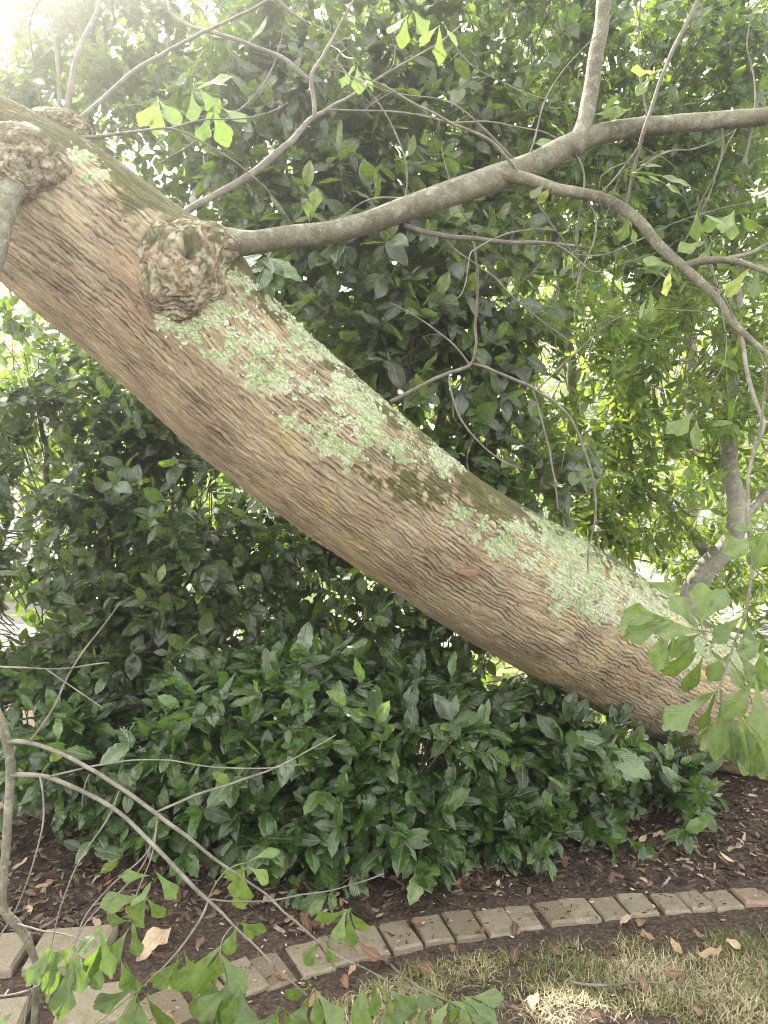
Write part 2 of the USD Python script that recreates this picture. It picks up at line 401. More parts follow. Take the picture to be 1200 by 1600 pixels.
# ------------------------------------------------------------------ houses glimpsed behind the leaves
def boxm(x0, x1, y0, y1, z0, z1):
    v = np.array([[x, y, z] for x in (x0, x1) for y in (y0, y1) for z in (z0, z1)], float)
    q = np.array([[0, 1, 3, 2], [4, 6, 7, 5], [0, 4, 5, 1], [2, 3, 7, 6], [0, 2, 6, 4], [1, 5, 7, 3]])
    v2 = v[q].reshape(-1, 3)
    f = np.arange(24).reshape(6, 4)
    return v2, np.vstack([f[:, [0, 1, 2]], f[:, [0, 2, 3]]])


def house(label, x0, x1, y0, y1, eave, ridge, windows):
    h = thing('house', label, 'house')
    v, f = boxm(x0, x1, y0, y1, 0, eave - .12); put('wall', h, v, f, 'wall_paint', smooth=False)
    ym, o = (y0 + y1) / 2, .5
    v = np.array([[x0 - o, y0 - o, eave], [x1 + o, y0 - o, eave], [x1 + o, y1 + o, eave], [x0 - o, y1 + o, eave], [x0 + 2, ym, ridge], [x1 - 2, ym, ridge]])
    fs = np.array([[0, 1, 5], [0, 5, 4], [1, 2, 5], [2, 3, 4], [2, 4, 5], [3, 0, 4], [0, 2, 1], [0, 3, 2]])
    r = put('roof', h, v[fs].reshape(-1, 3), np.arange(24).reshape(8, 3), 'roof_look', smooth=False)
    v, f = boxm(x0 - o - .02, x1 + o + .02, y0 - o - .09, y0 - o - .005, eave - .12, eave + .02); put('gutter', h, v, f, 'wall_paint', smooth=False)
    for wx, w, wz, wh in windows:
        b = Bag()
        for q in ((wx, wx + w, y0 - .06, y0 - .005, wz - .1, wz), (wx, wx + w, y0 - .06, y0 - .005, wz + wh, wz + wh + .1), (wx - .1, wx, y0 - .06, y0 - .005, wz - .1, wz + wh + .1), (wx + w, wx + w + .1, y0 - .06, y0 - .005, wz - .1, wz + wh + .1), (wx + w / 2 - .03, wx + w / 2 + .03, y0 - .05, y0 - .005, wz, wz + wh)):
            b.add(*boxm(*q))
        p = b.put('window', h, 'wall_paint')
        v, f = boxm(wx + .003, wx + w - .003, y0 - .02, y0 - .004, wz + .003, wz + wh - .003); put('pane', p, v, f, 'dark_glass', smooth=False)


house('white house with grey hip roof glimpsed through leaves below the trunk', -13.0, -3.4, 12.5, 18.5, 3.2, 4.7, [(-5.6, 1.1, 1.0, 1.5), (-9, 1.1, 1.0, 1.5)])
house('pale house with grey roof half hidden behind the twiggy green shrubs', 2.6, 11.5, 14.5, 21, 3.1, 4.8, [(4, 1.1, 1.0, 1.5), (7.5, 1.1, 1.0, 1.5)])


# ------------------------------------------------------------------ leaves
def leaf_tpl(kind, n, cols, seed):
    r = np.random.default_rng(seed)
    u = np.linspace(0, 1, n + 1); vv = np.linspace(-1, 1, cols)
    if kind == 'holly':
        w = .25 * np.sin(math.pi * np.clip(u, 0, 1) ** .85) ** .72 + .004
        if n >= 8:
            w = w * (1 + .09 * ((np.arange(n + 1) % 2) * 2 - 1) * (u > .12) * (u < .97))
    elif kind == 'hedge':
        w = .265 * np.sin(math.pi * u ** .92) ** .8 + .004
    elif kind == 'narrow':
        w = .15 * np.sin(math.pi * u ** .85) ** .9 + .003
    elif kind == 'oak':
        w = .012 + r.uniform(.2, .26) * np.clip((u - .06) / .72, 0, 1) ** r.uniform(1.2, 1.7)
        w = np.where(u > .78, w * np.sqrt(np.clip(1 - ((u - .78) / .3) ** 2, 0, 1)), w)
        w = w * (1 + r.uniform(0, .09) * np.sin(u * 17 + r.uniform(0, 6)) * (u > .4))
    else:
        w = .25 * np.sin(math.pi * u) ** .7 + .004
    w[0] = min(w[0], .02)
    U, V = np.meshgrid(u, vv, indexing='ij')
    x = U.copy()
    if kind == 'oak':
        lob = r.uniform(.1, .9)
        ue = 1 - .09 * lob * np.exp(-((np.abs(V) - .5) / .16) ** 2) - .16 * np.abs(V) ** 2.5 - .04 * r.uniform(-1, 1) * V
        x = U * (1 - (1 - ue) * U ** 3)
    y = V * w[:, None]
    fold, droop, wave = r.uniform(.1, .6), r.uniform(-.05, .38), r.uniform(.0, .035)
    if kind == 'oak':
        fold, droop, wave = r.uniform(.05, .35), r.uniform(.05, .4), r.uniform(.01, .04)
    if kind == 'dry':
        fold, droop, wave = r.uniform(-.2, .6), r.uniform(-.5, .5), r.uniform(.03, .08)
    z = fold * np.abs(y) * (1.15 - .85 * np.abs(V)) - droop * x ** 2 + wave * np.sin(U * 11 + r.uniform(0, 6)) * V + .1 * r.uniform(-1, 1) * V * x * .5
    y = y + r.uniform(-.08, .08) * x ** 2
    if kind == 'dry':
        y = y + .03 * np.sin(U * 14 + V * 2) * np.abs(V)
    v = np.stack([x, y, z], -1).reshape(-1, 3)
    i, j = np.meshgrid(np.arange(n), np.arange(cols - 1), indexing='ij')
    a = (i * cols + j).ravel()
    f = np.vstack([np.stack([a, a + cols, a + cols + 1], -1), np.stack([a, a + cols + 1, a + 1], -1)])
    return v, f, vnormals(v, f), np.stack([U.ravel(), (V.ravel() + 1) / 2], -1)


TPL = {}


def tpls(kind, n, cols, k=7):
    key = (kind, n, cols)
    if key not in TPL:
        TPL[key] = [leaf_tpl(kind, n, cols, 100 * len(kind) + i) for i in range(k)]
    return TPL[key]


class Leaves:
    """leaf frames: origin, direction, normal, length, tint, template number"""

    def __init__(s, kind, mat):
        s.kind, s.mat, s.rows = kind, mat, []

    def add(s, o, x, nrm, L, t, idx):
        o, x, nrm = np.atleast_2d(o), unit(np.atleast_2d(x)), np.atleast_2d(nrm)
        nrm = nrm - x * (nrm * x).sum(1, keepdims=True)
        bad = np.linalg.norm(nrm, axis=1) < 1e-4
        nrm[bad] = np.cross(x[bad], [.3, .5, .8])
        s.rows.append(np.c_[o, x, unit(nrm), L, t, idx])

    def all(s):
        return np.vstack(s.rows) if s.rows else np.zeros((0, 12))

    def build(s, R, n, cols):
        """one mesh's arrays for the rows R"""
        out = Bag()
        ts = tpls(s.kind, n, cols)
        for k, (v, f, nn, uv) in enumerate(ts):
            q = R[(R[:, 11].astype(int) % len(ts)) == k]
            if not len(q):
                continue
            X, Z = q[:, 3:6], q[:, 6:9]; Y = np.cross(Z, X)
            B = np.stack([X, Y, Z], 1)
            vv = q[:, None, 0:3] + q[:, 9][:, None, None] * np.einsum('vk,nkc->nvc', v, B)
            nv = np.einsum('vk,nkc->nvc', nn, B)
            ff = f[None] + (np.arange(len(q)) * len(v))[:, None, None]
            out.add(vv.reshape(-1, 3), ff.reshape(-1, 3), nv.reshape(-1, 3), np.tile(uv, (len(q), 1)), np.repeat(q[:, 10], len(v)))
        return out


def shoot_leaves(L, P, D, slen, k, size, rng, up=.9, spread=1.0, out=.4, jitter=.36, tint=(0, 1)):
    """shoots at P along D: k leaves each in a spiral, faces turned to the light"""
    n = len(P)
    D = unit(D)
    A = unit(np.cross(D, np.where(np.abs(D[:, 2:3]) < .9, [[0, 0, 1.0]], [[1.0, 0, 0]]))); B = np.cross(D, A)
    ph0 = rng.uniform(0, 6.28, n)
    st = rng.uniform(*tint, n)
    for i in range(k):
        fr = (i + .35) / k
        ph = ph0 + 2.4 * i
        rad = np.cos(ph)[:, None] * A + np.sin(ph)[:, None] * B
        x = D * (.35 + .75 * fr) + rad * spread * (1.05 - .45 * fr) + rng.normal(0, jitter, (n, 3)) + np.array([0, 0, -.22])
        nr = np.array([0, 0, up]) + D * out + rng.normal(0, .48, (n, 3)) + np.array([0, -.12, 0])
        o = P + D * (slen * fr)[:, None]
        sz = size * rng.uniform(.5, 1.25, n) * (1 - .25 * (fr > .85))
        t = np.clip(.7 * st + .45 * rng.uniform(-.6, .7, n) + .3 * (fr > .8) * (st > .55), 0, 1)
        keep = rng.uniform(0, 1, n) < .93
        L.add(o[keep], x[keep], nr[keep], sz[keep], t[keep], rng.integers(0, 1000, keep.sum()))


SHRUBS = []


def shrub(name, label, cat, kind, mat, size, blobs, stems, seed, group=None, k=8, slen=(.1, .18), gap=.42, twig='stem_bark', parts=300, lod=(4, 3), near=(9, 5), tint=(0, 1.05), up=.9, out=.4, shell=.45, gapscale=3.6):
    """blobs: rows (px, py, depth, half width px, half height px, half depth, shoots)"""
    rng = np.random.default_rng(seed)
    root = thing(name, label, cat, group)
    L = Leaves(kind, mat)
    tw = Bag()
    cs = []
    for (px, py, d, rx, ry, rd, n) in blobs:
        c = W(px, py, d); R = np.array([rx / F * d * K, rd * K, ry / F * d * K])
        cs.append(c)
        n = int(n * (1.3 if mat == 'holly_leaf' else 1.05 if parts else 1)); m = int(n * 1.9)
        q = unit(rng.normal(0, 1, (m, 3))) * (shell + (1 - shell) * rng.uniform(0, 1, m) ** .6)[:, None]
        p = c + q * R
        g = fbm(p * gapscale + seed * 5.7, 3, seed)
        keep = (g > gap) & (p[:, 2] > .06)
        p, q = p[keep][:n], q[keep][:n]
        D = q / R * R.mean() + np.array([0, -.25, .3]) + rng.normal(0, .45, p.shape)
        sl = rng.uniform(*slen, len(p))
        shoot_leaves(L, p, D, sl, k, size, rng, up=up, out=out, tint=tint)
        D = unit(D)
        for a, dd, l in list(zip(p, D, sl))[::2]:                                  # the shoot's own twig, with a bent tail back to the wood
            back = a - dd * .1 + (c - a) * .25 + np.array([0, .03, -.06])
            tw.add(*tube(np.array([back, a - dd * .02, a + dd * l * .5, a + dd * l]), np.array([.0032, .0026, .002, .001]), 3), t=rng.uniform(0, 1))
    for s in stems:
        c, r = pxpath(s, wig=.02, seed=seed + int(s[0][0]) % 50)
        v, f = tube(c, r, 8, .15, seed); put('stem', root, v, f, twig)
    SHRUBS.append((root, L, tw, twig, parts, lod, near))
    return root


HOLLY = dict(kind='holly', mat='holly_leaf', gap=.475, gapscale=4.5, tint=(0, 1))
shrub('holly_shrub', 'low dark holly spreading over mulch at the left end of the bed', 'shrub', size=.1, seed=11, blobs=[
    (60, 1150, 2.72, 170, 75, .3, 120), (250, 1170, 2.65, 190, 90, .3, 170), (170, 1300, 2.5, 70, 40, .12, 16), (330, 1280, 2.55, 110, 60, .2, 50)],
    stems=[[(250, 1330, 2.75, 14), (240, 1250, 2.72, 12), (200, 1180, 2.7, 9), (180, 1120, 2.7, 5)], [(310, 1340, 2.7, 12), (330, 1260, 2.7, 10), (380, 1180, 2.7, 6)]], **HOLLY)
shrub('holly_shrub', 'bright glossy holly with leaves hanging down over the brick edging', 'shrub', size=.106, seed=12, blobs=[
    (450, 1160, 2.5, 190, 120, .28, 210), (540, 1280, 2.4, 150, 90, .22, 120), (480, 1370, 2.36, 110, 45, .12, 40), (660, 1190, 2.5, 150, 110, .28, 150), (710, 1320, 2.42, 80, 70, .14, 40), (600, 1370, 2.38, 60, 40, .1, 18)],
    stems=[[(530, 1400, 2.55, 14), (510, 1330, 2.55, 11), (470, 1240, 2.52, 8), (450, 1150, 2.5, 5)], [(600, 1395, 2.55, 13), (620, 1300, 2.52, 10), (670, 1200, 2.5, 6)]], **HOLLY)
shrub('holly_shrub', 'shaded dark holly under the low end of the leaning trunk', 'shrub', size=.102, seed=13, blobs=[
    (850, 1215, 2.72, 150, 90, .28, 160), (970, 1265, 2.75, 140, 75, .25, 120), (810, 1310, 2.55, 110, 55, .18, 60), (960, 1330, 2.68, 120, 40, .15, 40), (1070, 1290, 2.8, 70, 50, .15, 26), (1110, 1330, 2.55, 40, 30, .06, 7)],
    stems=[[(880, 1350, 2.75, 13), (880, 1280, 2.75, 10), (860, 1200, 2.75, 6)], [(980, 1330, 2.8, 12), (975, 1250, 2.78, 8), (960, 1190, 2.75, 5)], [(1115, 1375, 2.62, 8), (1112, 1340, 2.58, 5), (1108, 1310, 2.55, 3)]], **HOLLY)
HEDGE = dict(kind='hedge', mat='hedge_leaf')
shrub('evergreen_hedge', 'dense grey green hedge filling the space left of the trunk', 'hedge', size=.098, seed=21, blobs=[
    (80, 760, 3.15, 230, 170, .4, 330), (290, 830, 3.05, 190, 170, .35, 260), (60, 960, 2.95, 210, 130, .35, 230), (300, 1010, 2.88, 200, 110, .3, 200), (60, 590, 3.35, 140, 100, .25, 85), (190, 670, 3.2, 120, 100, .3, 80)],
    stems=[[(90, 1230, 3.1, 22), (100, 1050, 3.1, 18), (90, 860, 3.15, 12), (60, 640, 3.2, 6)], [(210, 1230, 3.1, 20), (225, 1000, 3.1, 16), (270, 800, 3.1, 9)], [(20, 640, 3.2, 8), (80, 600, 3.2, 10), (130, 570, 3.2, 6), (150, 560, 3.2, 3)]], gap=.41, **HEDGE)
shrub('evergreen_hedge', 'dark hedge behind and beneath the middle of the leaning trunk', 'hedge', size=.1, seed=22, blobs=[
    (520, 960, 3.0, 190, 130, .35, 220), (700, 1040, 3.0, 190, 100, .35, 190), (880, 1120, 3.3, 160, 90, .3, 110), (430, 880, 3.1, 130, 110, .3, 110)],
    stems=[[(500, 1260, 3.1, 20), (505, 1100, 3.1, 16), (500, 930, 3.1, 9), (450, 850, 3.1, 5)], [(700, 1270, 3.1, 18), (690, 1130, 3.1, 13), (720, 1000, 3.1, 7)]], gap=.41, **HEDGE)
shrub('evergreen_hedge', 'tall dark hedge with drooping leaves above the middle of the trunk', 'hedge', size=.115, seed=23, blobs=[
    (440, 260, 3.25, 150, 190, .4, 260), (560, 420, 3.1, 170, 190, .4, 300), (650, 620, 3.1, 150, 170, .35, 240), (540, 110, 3.45, 170, 140, .4, 210), (740, 480, 3.2, 120, 150, .3, 130), (690, 250, 3.3, 130, 150, .35, 170), (790, 720, 3.1, 110, 90, .3, 80)],
    stems=[[(600, 800, 3.3, 26), (590, 640, 3.3, 22), (565, 480, 3.3, 20), (550, 380, 3.3, 18), (520, 220, 3.4, 12), (530, 60, 3.5, 7)], [(680, 850, 3.3, 20), (690, 640, 3.3, 15), (720, 420, 3.3, 10), (740, 250, 3.3, 6)],
           [(890, 830, 3.2, 24), (850, 750, 3.2, 20), (825, 690, 3.2, 15), (800, 620, 3.25, 9)]], gap=.41, up=.6, out=.7, **HEDGE)
shrub('laurel_shrub', 'loose tall shrub against white sky above the top of the trunk', 'shrub', kind='hedge', mat='laurel_leaf', size=.1, seed=31, blobs=[
    (110, 100, 4.1, 200, 150, .5, 300), (10, 40, 4.3, 150, 120, .4, 130), (290, 200, 3.8, 170, 120, .4, 210), (280, 50, 4.0, 190, 110, .45, 200), (420, 30, 3.9, 120, 100, .4, 80), (60, 250, 4.2, 140, 80, .4, 50)],
    stems=[[(330, 420, 4.0, 22), (300, 260, 4.0, 16), (260, 120, 4.0, 10), (230, -40, 4.1, 6)], [(150, 420, 4.2, 20), (140, 200, 4.2, 13), (150, 20, 4.2, 8)]], gap=.46, k=7)
shrub('laurel_shrub', 'twiggy yellow green shrub filling the space above the long limb', 'shrub', kind='hedge', mat='laurel_leaf', size=.098, seed=32, blobs=[
    (800, 110, 3.5, 170, 150, .45, 230), (980, 130, 3.7, 170, 170, .5, 240), (1130, 130, 3.7, 130, 180, .45, 180), (860, 330, 3.5, 140, 110, .35, 120), (1010, 330, 3.8, 150, 110, .4, 120)],
    stems=[[(900, 800, 3.9, 20), (890, 560, 3.9, 15), (860, 330, 3.8, 11), (830, 60, 3.7, 6)], [(1010, 800, 4.0, 18), (1000, 500, 4.0, 13), (1010, 200, 3.9, 8), (1030, -20, 3.8, 5)]], gap=.45, k=8)
shrub('privet_shrub', 'light green privet with long narrow leaves on the right above the trunk', 'shrub', kind='narrow', mat='privet_leaf', size=.105, seed=33, blobs=[
    (890, 590, 3.45, 140, 130, .35, 150), (1040, 600, 3.6, 150, 150, .4, 190), (1120, 430, 3.8, 120, 120, .35, 120), (1000, 760, 3.65, 150, 100, .3, 130), (1160, 680, 3.9, 90, 150, .3, 110), (900, 780, 3.5, 90, 70, .25, 60), (1130, 850, 4.0, 110, 80, .3, 80), (1180, 950, 4.1, 90, 80, .3, 80), (980, 420, 3.9, 120, 110, .3, 90)],
    stems=[[(1110, 880, 3.7, 16), (1070, 820, 3.7, 15), (1020, 770, 3.65, 13), (990, 730, 3.6, 10), (985, 640, 3.6, 7), (960, 500, 3.6, 4)], [(1200, 765, 3.7, 14), (1175, 795, 3.7, 15), (1150, 830, 3.7, 16)]], gap=.46, k=9, tint=(.1, 1))

shrub('evergreen_hedge', 'second tall dark evergreen farther back at the upper right', 'hedge', size=.13, seed=24, blobs=[
    (760, 120, 5.3, 210, 190, .5, 300), (1010, 120, 5.4, 220, 200, .5, 330), (1170, 250, 5.4, 150, 220, .5, 230), (930, 380, 5.4, 200, 150, .5, 220), (540, 20, 5.2, 160, 120, .5, 150)],
    stems=[[(840, 850, 5.4, 18), (830, 500, 5.4, 15), (800, 150, 5.4, 8)], [(1080, 850, 5.4, 18), (1075, 450, 5.4, 14), (1050, 100, 5.4, 7)]], gap=.40, parts=60, **HEDGE)
# sunlit growth further back, the bright colour seen through the gaps
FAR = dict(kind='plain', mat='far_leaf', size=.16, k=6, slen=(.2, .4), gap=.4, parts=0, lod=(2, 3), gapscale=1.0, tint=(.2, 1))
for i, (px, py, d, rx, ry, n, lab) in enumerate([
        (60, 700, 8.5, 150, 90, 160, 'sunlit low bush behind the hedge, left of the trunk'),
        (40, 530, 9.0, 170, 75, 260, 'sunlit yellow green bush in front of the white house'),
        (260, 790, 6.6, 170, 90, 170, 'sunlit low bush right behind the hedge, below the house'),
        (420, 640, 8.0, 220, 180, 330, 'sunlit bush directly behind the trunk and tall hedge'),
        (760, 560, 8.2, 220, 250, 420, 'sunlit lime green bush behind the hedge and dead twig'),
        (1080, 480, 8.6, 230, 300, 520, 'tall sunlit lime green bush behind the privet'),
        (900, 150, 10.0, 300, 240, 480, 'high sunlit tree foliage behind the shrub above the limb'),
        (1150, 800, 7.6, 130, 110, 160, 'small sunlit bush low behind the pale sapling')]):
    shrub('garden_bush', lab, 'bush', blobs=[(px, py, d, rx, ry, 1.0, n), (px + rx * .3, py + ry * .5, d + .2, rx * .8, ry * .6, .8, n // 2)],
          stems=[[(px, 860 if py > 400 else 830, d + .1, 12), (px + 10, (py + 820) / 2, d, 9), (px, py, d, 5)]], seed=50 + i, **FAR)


def far_tree(label, x, y, h, r, seed):
    rng = np.random.default_rng(seed)
    root = thing('garden_tree', label, 'tree', 'trees beyond the road')
    v, f = tube(spline([[x, y, -.1, .3], [x + .2, y, h * .35, .22], [x - .1, y + .1, h * .6, .13], [x, y, h * .85, .05]], 14)[:, :3], np.linspace(.3, .05, 14), 10, .15, seed); put('trunk', root, v, f, 'stem_bark')
    L = Leaves('plain', 'far_leaf')
    for k in range(26):
        q = unit(rng.normal(0, 1, 3)) * rng.uniform(.45, 1)
        c = np.array([x, y, h * .66]) + q * np.array([r, r, h * .36])
        m = 42
        p = c + rng.normal(0, r * .17, (m, 3))
        shoot_leaves(L, p, (p - [x, y, h * .5]) + rng.normal(0, .8, (m, 3)), rng.uniform(.3, .5, m), 5, .3, rng, tint=(.1, 1))
    L.build(L.all(), 2, 3).put('crown', root, 'laurel_leaf')


far_tree('rounded yellow green tree behind the white house roof', -11.0, 23, 10.5, 4.6, 71)
far_tree('broad green tree behind the trunk and tall hedge', -3.5, 26, 8, 4, 72)
far_tree('tall green tree behind the lime green bushes', 6.0, 25, 13, 5, 73)
far_tree('tall green tree farthest to the right beyond the road', 14.0, 27, 13, 5, 74)

# ------------------------------------------------------------------ the leaning oak
oak = thing('oak_tree', 'big leaning oak trunk with lichen and one long side limb', 'tree')
TR = np.array([(-160, 150, 1.86, 225), (0, 286, 1.91, 232), (60, 326, 1.94, 248), (160, 402, 1.97, 258), (262, 489, 2.0, 254), (390, 609, 2.05, 250), (515, 711, 2.13, 238), (640, 806, 2.27, 222), (765, 890, 2.46, 225), (890, 962, 2.69, 223), (1000, 1029, 2.93, 208), (1100, 1083, 3.17, 194), (1200, 1140, 3.42, 196), (1330, 1215, 3.75, 225), (1420, 1260, 3.95, 265)])
tc = W(TR[:, 0], TR[:, 1], TR[:, 2]); tr = TR[:, 3] / F * TR[:, 2] * K / 2
NS, NF, NB = 1120, 410, 40
sp = spline(np.c_[tc, tr], NS)
C, Rr = sp[:, :3], sp[:, 3]
tt, aa, bb = frames(C)
FR = math.radians(112)
ph = np.r_[np.linspace(-FR, FR, NF), np.linspace(FR, 2 * math.pi - FR, NB + 2)[1:-1]]
NP = len(ph)
S = np.r_[0, np.cumsum(np.linalg.norm(np.diff(C, axis=0), axis=1))]
phm = np.where(ph > math.pi, ph - 2 * math.pi, ph)
A_ = np.repeat((phm * .29)[None, :], NS, 0)
S_ = np.repeat(S[:, None], NP, 1)


def hsh(i, j, k):
    v = np.sin(i * 127.1 + j * 311.7 + k * 74.7) * 43758.5453
    return v - np.floor(v)


def crack_set(s, a, gap, w1, w2, w3, seed):
    n = lambda x, y, k: noise(np.stack([x, y, 0 * x + .37 * k], -1), seed + k)
    c = a / gap + w1 * (fbm(np.stack([s * 2.3, a * 4.5, 0 * s], -1), 3, seed) - .5) * 2 + w2 * (n(s * 14, a * 20, 3) - .5) + w3 * (n(s * 48, a * 44, 4) - .5) + .4 * (n(s * 130, a * 100, 6) - .5)
    cell = np.round(c); d = np.abs(c - cell) * 2                      # 0 on the crack, 1 on the ridge between
    on = np.clip((noise(np.stack([s * 8.5 + cell * 3.7, cell * 1.9, 0 * s], -1), seed + 9) - .33) * 3.4, 0, 1)
    wd = .14 + .42 * noise(np.stack([s * 24, cell * 2.3, 0 * s], -1), seed + 11) ** 1.5
    crack = np.clip(1 - d / wd, 0, 1) ** .8 * on
    strip = np.floor(c); fr = c - strip
    pl = s / (gap * 3.4) + hsh(strip, 0 * strip, 1.0 + seed) * 9 + .9 * (n(s * 30, a * 30, 8) - .5) + .35 * (fr - .5)
    plate = np.floor(pl); e = np.abs(pl - np.round(pl)) * 2
    cross = np.clip(1 - e / .10, 0, 1) * (hsh(np.round(pl), strip, 2.0 + seed) > .45)
    return np.maximum(crack, .75 * cross), fr + 1.3 * (hsh(plate, strip, 3.0 + seed) - .5), d


def bark_h(s, a):
    k1, sl1, d1 = crack_set(s, a, .0165, 1.5, 1.2, .85, 11)
    k2, sl2, d2 = crack_set(s, a, .0078, 2.0, 1.4, .9, 31)
    n3 = fbm(np.stack([s * 70, a * 140, 0 * s + 3.5], -1), 3, 13)
    lump = fbm(np.stack([s * 3, a * 5, 0 * s], -1), 2, 21) - .5
    k1 = k1 * (.35 + 1.1 * noise(np.stack([s * 5, a * 9, 0 * s + 7.7], -1), 61)); k2 = k2 * (.2 + 1.5 * noise(np.stack([s * 7, a * 12, 0 * s + 2.7], -1), 62))
    big = fbm(np.stack([s * 11, a * 26, 0 * s + 1.1], -1), 2, 71) - .5
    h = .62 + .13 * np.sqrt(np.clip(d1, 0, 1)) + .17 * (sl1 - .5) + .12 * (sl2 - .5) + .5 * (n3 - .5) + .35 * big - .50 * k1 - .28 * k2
    return h, lump


bh, lump = bark_h(S_, A_)
low = fbm(np.stack([S_ * 1.6, np.cos(ph)[None] * .8 + 0 * S_, np.sin(ph)[None] * .8 + 0 * S_], -1), 2, 30) - .5
rad = Rr[:, None] * (1 + .04 * low) + .0095 * (bh - .6) + .010 * lump
V0 = C[:, None] + rad[..., None] * (np.cos(ph)[None, :, None] * aa[:, None] + np.sin(ph)[None, :, None] * bb[:, None])
for kx, ky, kd, kr, kh in ((285, 430, 1.86, .21, .05), (40, 265, 1.75, .17, .05), (345, 390, 1.86, .12, .03)):
    rad = rad + kh * np.exp(-(np.linalg.norm(V0 - W(kx, ky, kd), axis=-1) / kr) ** 2)
V = C[:, None] + rad[..., None] * (np.cos(ph)[None, :, None] * aa[:, None] + np.sin(ph)[None, :, None] * bb[:, None])
Nrm = np.cos(ph)[None, :, None] * aa[:, None] + np.sin(ph)[None, :, None] * bb[:, None]
PX, PY, _ = project(V)
facing = (Nrm * unit(np.array([0, 0, H]) - V)).sum(-1)


def in_poly(px, py, poly):
    from matplotlib.path import Path
    return Path(poly).contains_points(np.c_[px.ravel(), py.ravel()]).reshape(px.shape)


def soft_poly(px, py, poly, soft=30):
    """1 inside, fading to 0 within soft pixels outside"""
    import shapely
    P = shapely.Polygon(poly).buffer(0)
    d = shapely.distance(P, shapely.points(px.ravel(), py.ravel())).reshape(px.shape)
    return np.clip(1 - d / soft, 0, 1)


LICHEN = [[(310, 440), (370, 425), (430, 470), (480, 500), (560, 585), (640, 650), (725, 715), (710, 742), (640, 720), (585, 690), (560, 722), (530, 715), (500, 690), (450, 655), (405, 620), (390, 580), (340, 560), (270, 525), (265, 505), (305, 500)],
          [(820, 812), (870, 806), (930, 865), (1000, 915), (1060, 945), (1110, 985), (1200, 1015), (1200, 1065), (1100, 1030), (1050, 1040), (1000, 960), (940, 965), (880, 950), (850, 905), (780, 860), (690, 805), (705, 785), (790, 840)],
          [(112, 242), (135, 240), (155, 268), (140, 280), (118, 262)]]
sub = (slice(None, None, 3), slice(None, None, 3))
lm = np.zeros_like(PX)
vis = facing > -.25
for poly in LICHEN:
    idx = vis & (PX > min(p[0] for p in poly) - 40) & (PX < max(p[0] for p in poly) + 40) & (PY > min(p[1] for p in poly) - 40) & (PY < max(p[1] for p in poly) + 40)
    lm[idx] = np.maximum(lm[idx], soft_poly(PX[idx], PY[idx], poly, 26))
ln = fbm(V * 16, 4, 41); ln2 = fbm(V * 45, 3, 42)
upz = Nrm[..., 2] * .8 - Nrm[..., 1] * .0
moss = np.clip((Nrm[..., 2] - .30) * 4.0 + (fbm(V * 9, 3, 43) - .5) * 2.8 + (fbm(V * 40, 3, 44) - .5) * 1.8 - .5 * lm + .55 * np.clip((430 - PX) / 200, 0, 1) * (Nrm[..., 2] > .05) * np.clip(Nrm[..., 2] * 2, 0, 1), 0, 1)
MP = [(560, 728), (600, 690), (640, 668), (735, 722), (850, 790), (870, 815), (840, 850), (760, 830), (700, 790), (620, 770)]
idx = vis & (PX > 500) & (PX < 900) & (PY > 650) & (PY < 900)
mp = np.zeros_like(PX); mp[idx] = soft_poly(PX[idx], PY[idx], MP, 20)
moss = np.maximum(moss, mp * np.clip((ln2 - .40) * 5 + (ln - .5) * 4, 0, 1))
lcl = lm - .80 + (fbm(V * 9, 3, 47) - .5) * 1.5 + (ln - .5) * 2.4 + (ln2 - .5) * 2.2
crust = np.clip(lcl * 3.5, 0, 1) * np.clip(lm * 3, 0, 1) * .95
moss = np.clip(moss * 1.9, 0, 1) * (1 - .85 * np.clip(lcl * 3, 0, 1))
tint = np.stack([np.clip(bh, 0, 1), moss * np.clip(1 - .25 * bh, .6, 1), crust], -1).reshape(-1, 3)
ii, jj = np.meshgrid(np.arange(NS - 1), np.arange(NP), indexing='ij')
j2 = (jj + 1) % NP
q = np.stack([ii * NP + jj, ii * NP + j2, (ii + 1) * NP + j2, (ii + 1) * NP + jj], -1).reshape(-1, 4)
tf = np.vstack([q[:, [0, 1, 2]], q[:, [0, 2, 3]]])
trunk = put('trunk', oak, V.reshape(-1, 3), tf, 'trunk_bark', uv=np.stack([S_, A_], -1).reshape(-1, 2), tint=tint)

# lichen: thousands of small raised lobed flakes in the patches
rng = np.random.default_rng(91)
w = (np.clip(lm, 0, 1) * np.clip(lcl * 3 + .1, .012, 1) * np.clip((ln2 - .36) * 5, .1, 1)).ravel()
pick = rng.choice(len(w), 30000, p=w / w.sum())
lv, lf, lt = [], [], []
P = V.reshape(-1, 3)[pick] + rng.normal(0, .0015, (len(pick), 3)); N = unit(Nrm.reshape(-1, 3)[pick] + rng.normal(0, .16, (len(pick), 3)))
X = unit(np.cross(N, rng.normal(0, 1, N.shape))); Y = np.cross(N, X)
m = 6
ang = np.arange(m) / m * 6.283
sz = rng.uniform(.0016, .0048, len(pick)) * np.where(rng.uniform(0, 1, len(pick)) < .08, 1.5, 1)
rl = sz[:, None] * (1 + .38 * np.sin(ang[None] * rng.integers(3, 5, (len(pick), 1)) + rng.uniform(0, 6, (len(pick), 1))) + rng.normal(0, .14, (len(pick), m)))
ring = P[:, None] + N[:, None] * rng.uniform(.0006, .0026, (len(pick), m))[..., None] + rl[..., None] * (np.cos(ang)[None, :, None] * X[:, None] + np.sin(ang)[None, :, None] * Y[:, None])
ctr = (P + N * .0015)[:, None]
lv = np.concatenate([ctr, ring], 1)
base = np.stack([np.zeros(m, int), 1 + np.arange(m), 1 + (np.arange(m) + 1) % m], 1)
lf = (base[None] + (np.arange(len(pick)) * (m + 1))[:, None, None]).reshape(-1, 3)
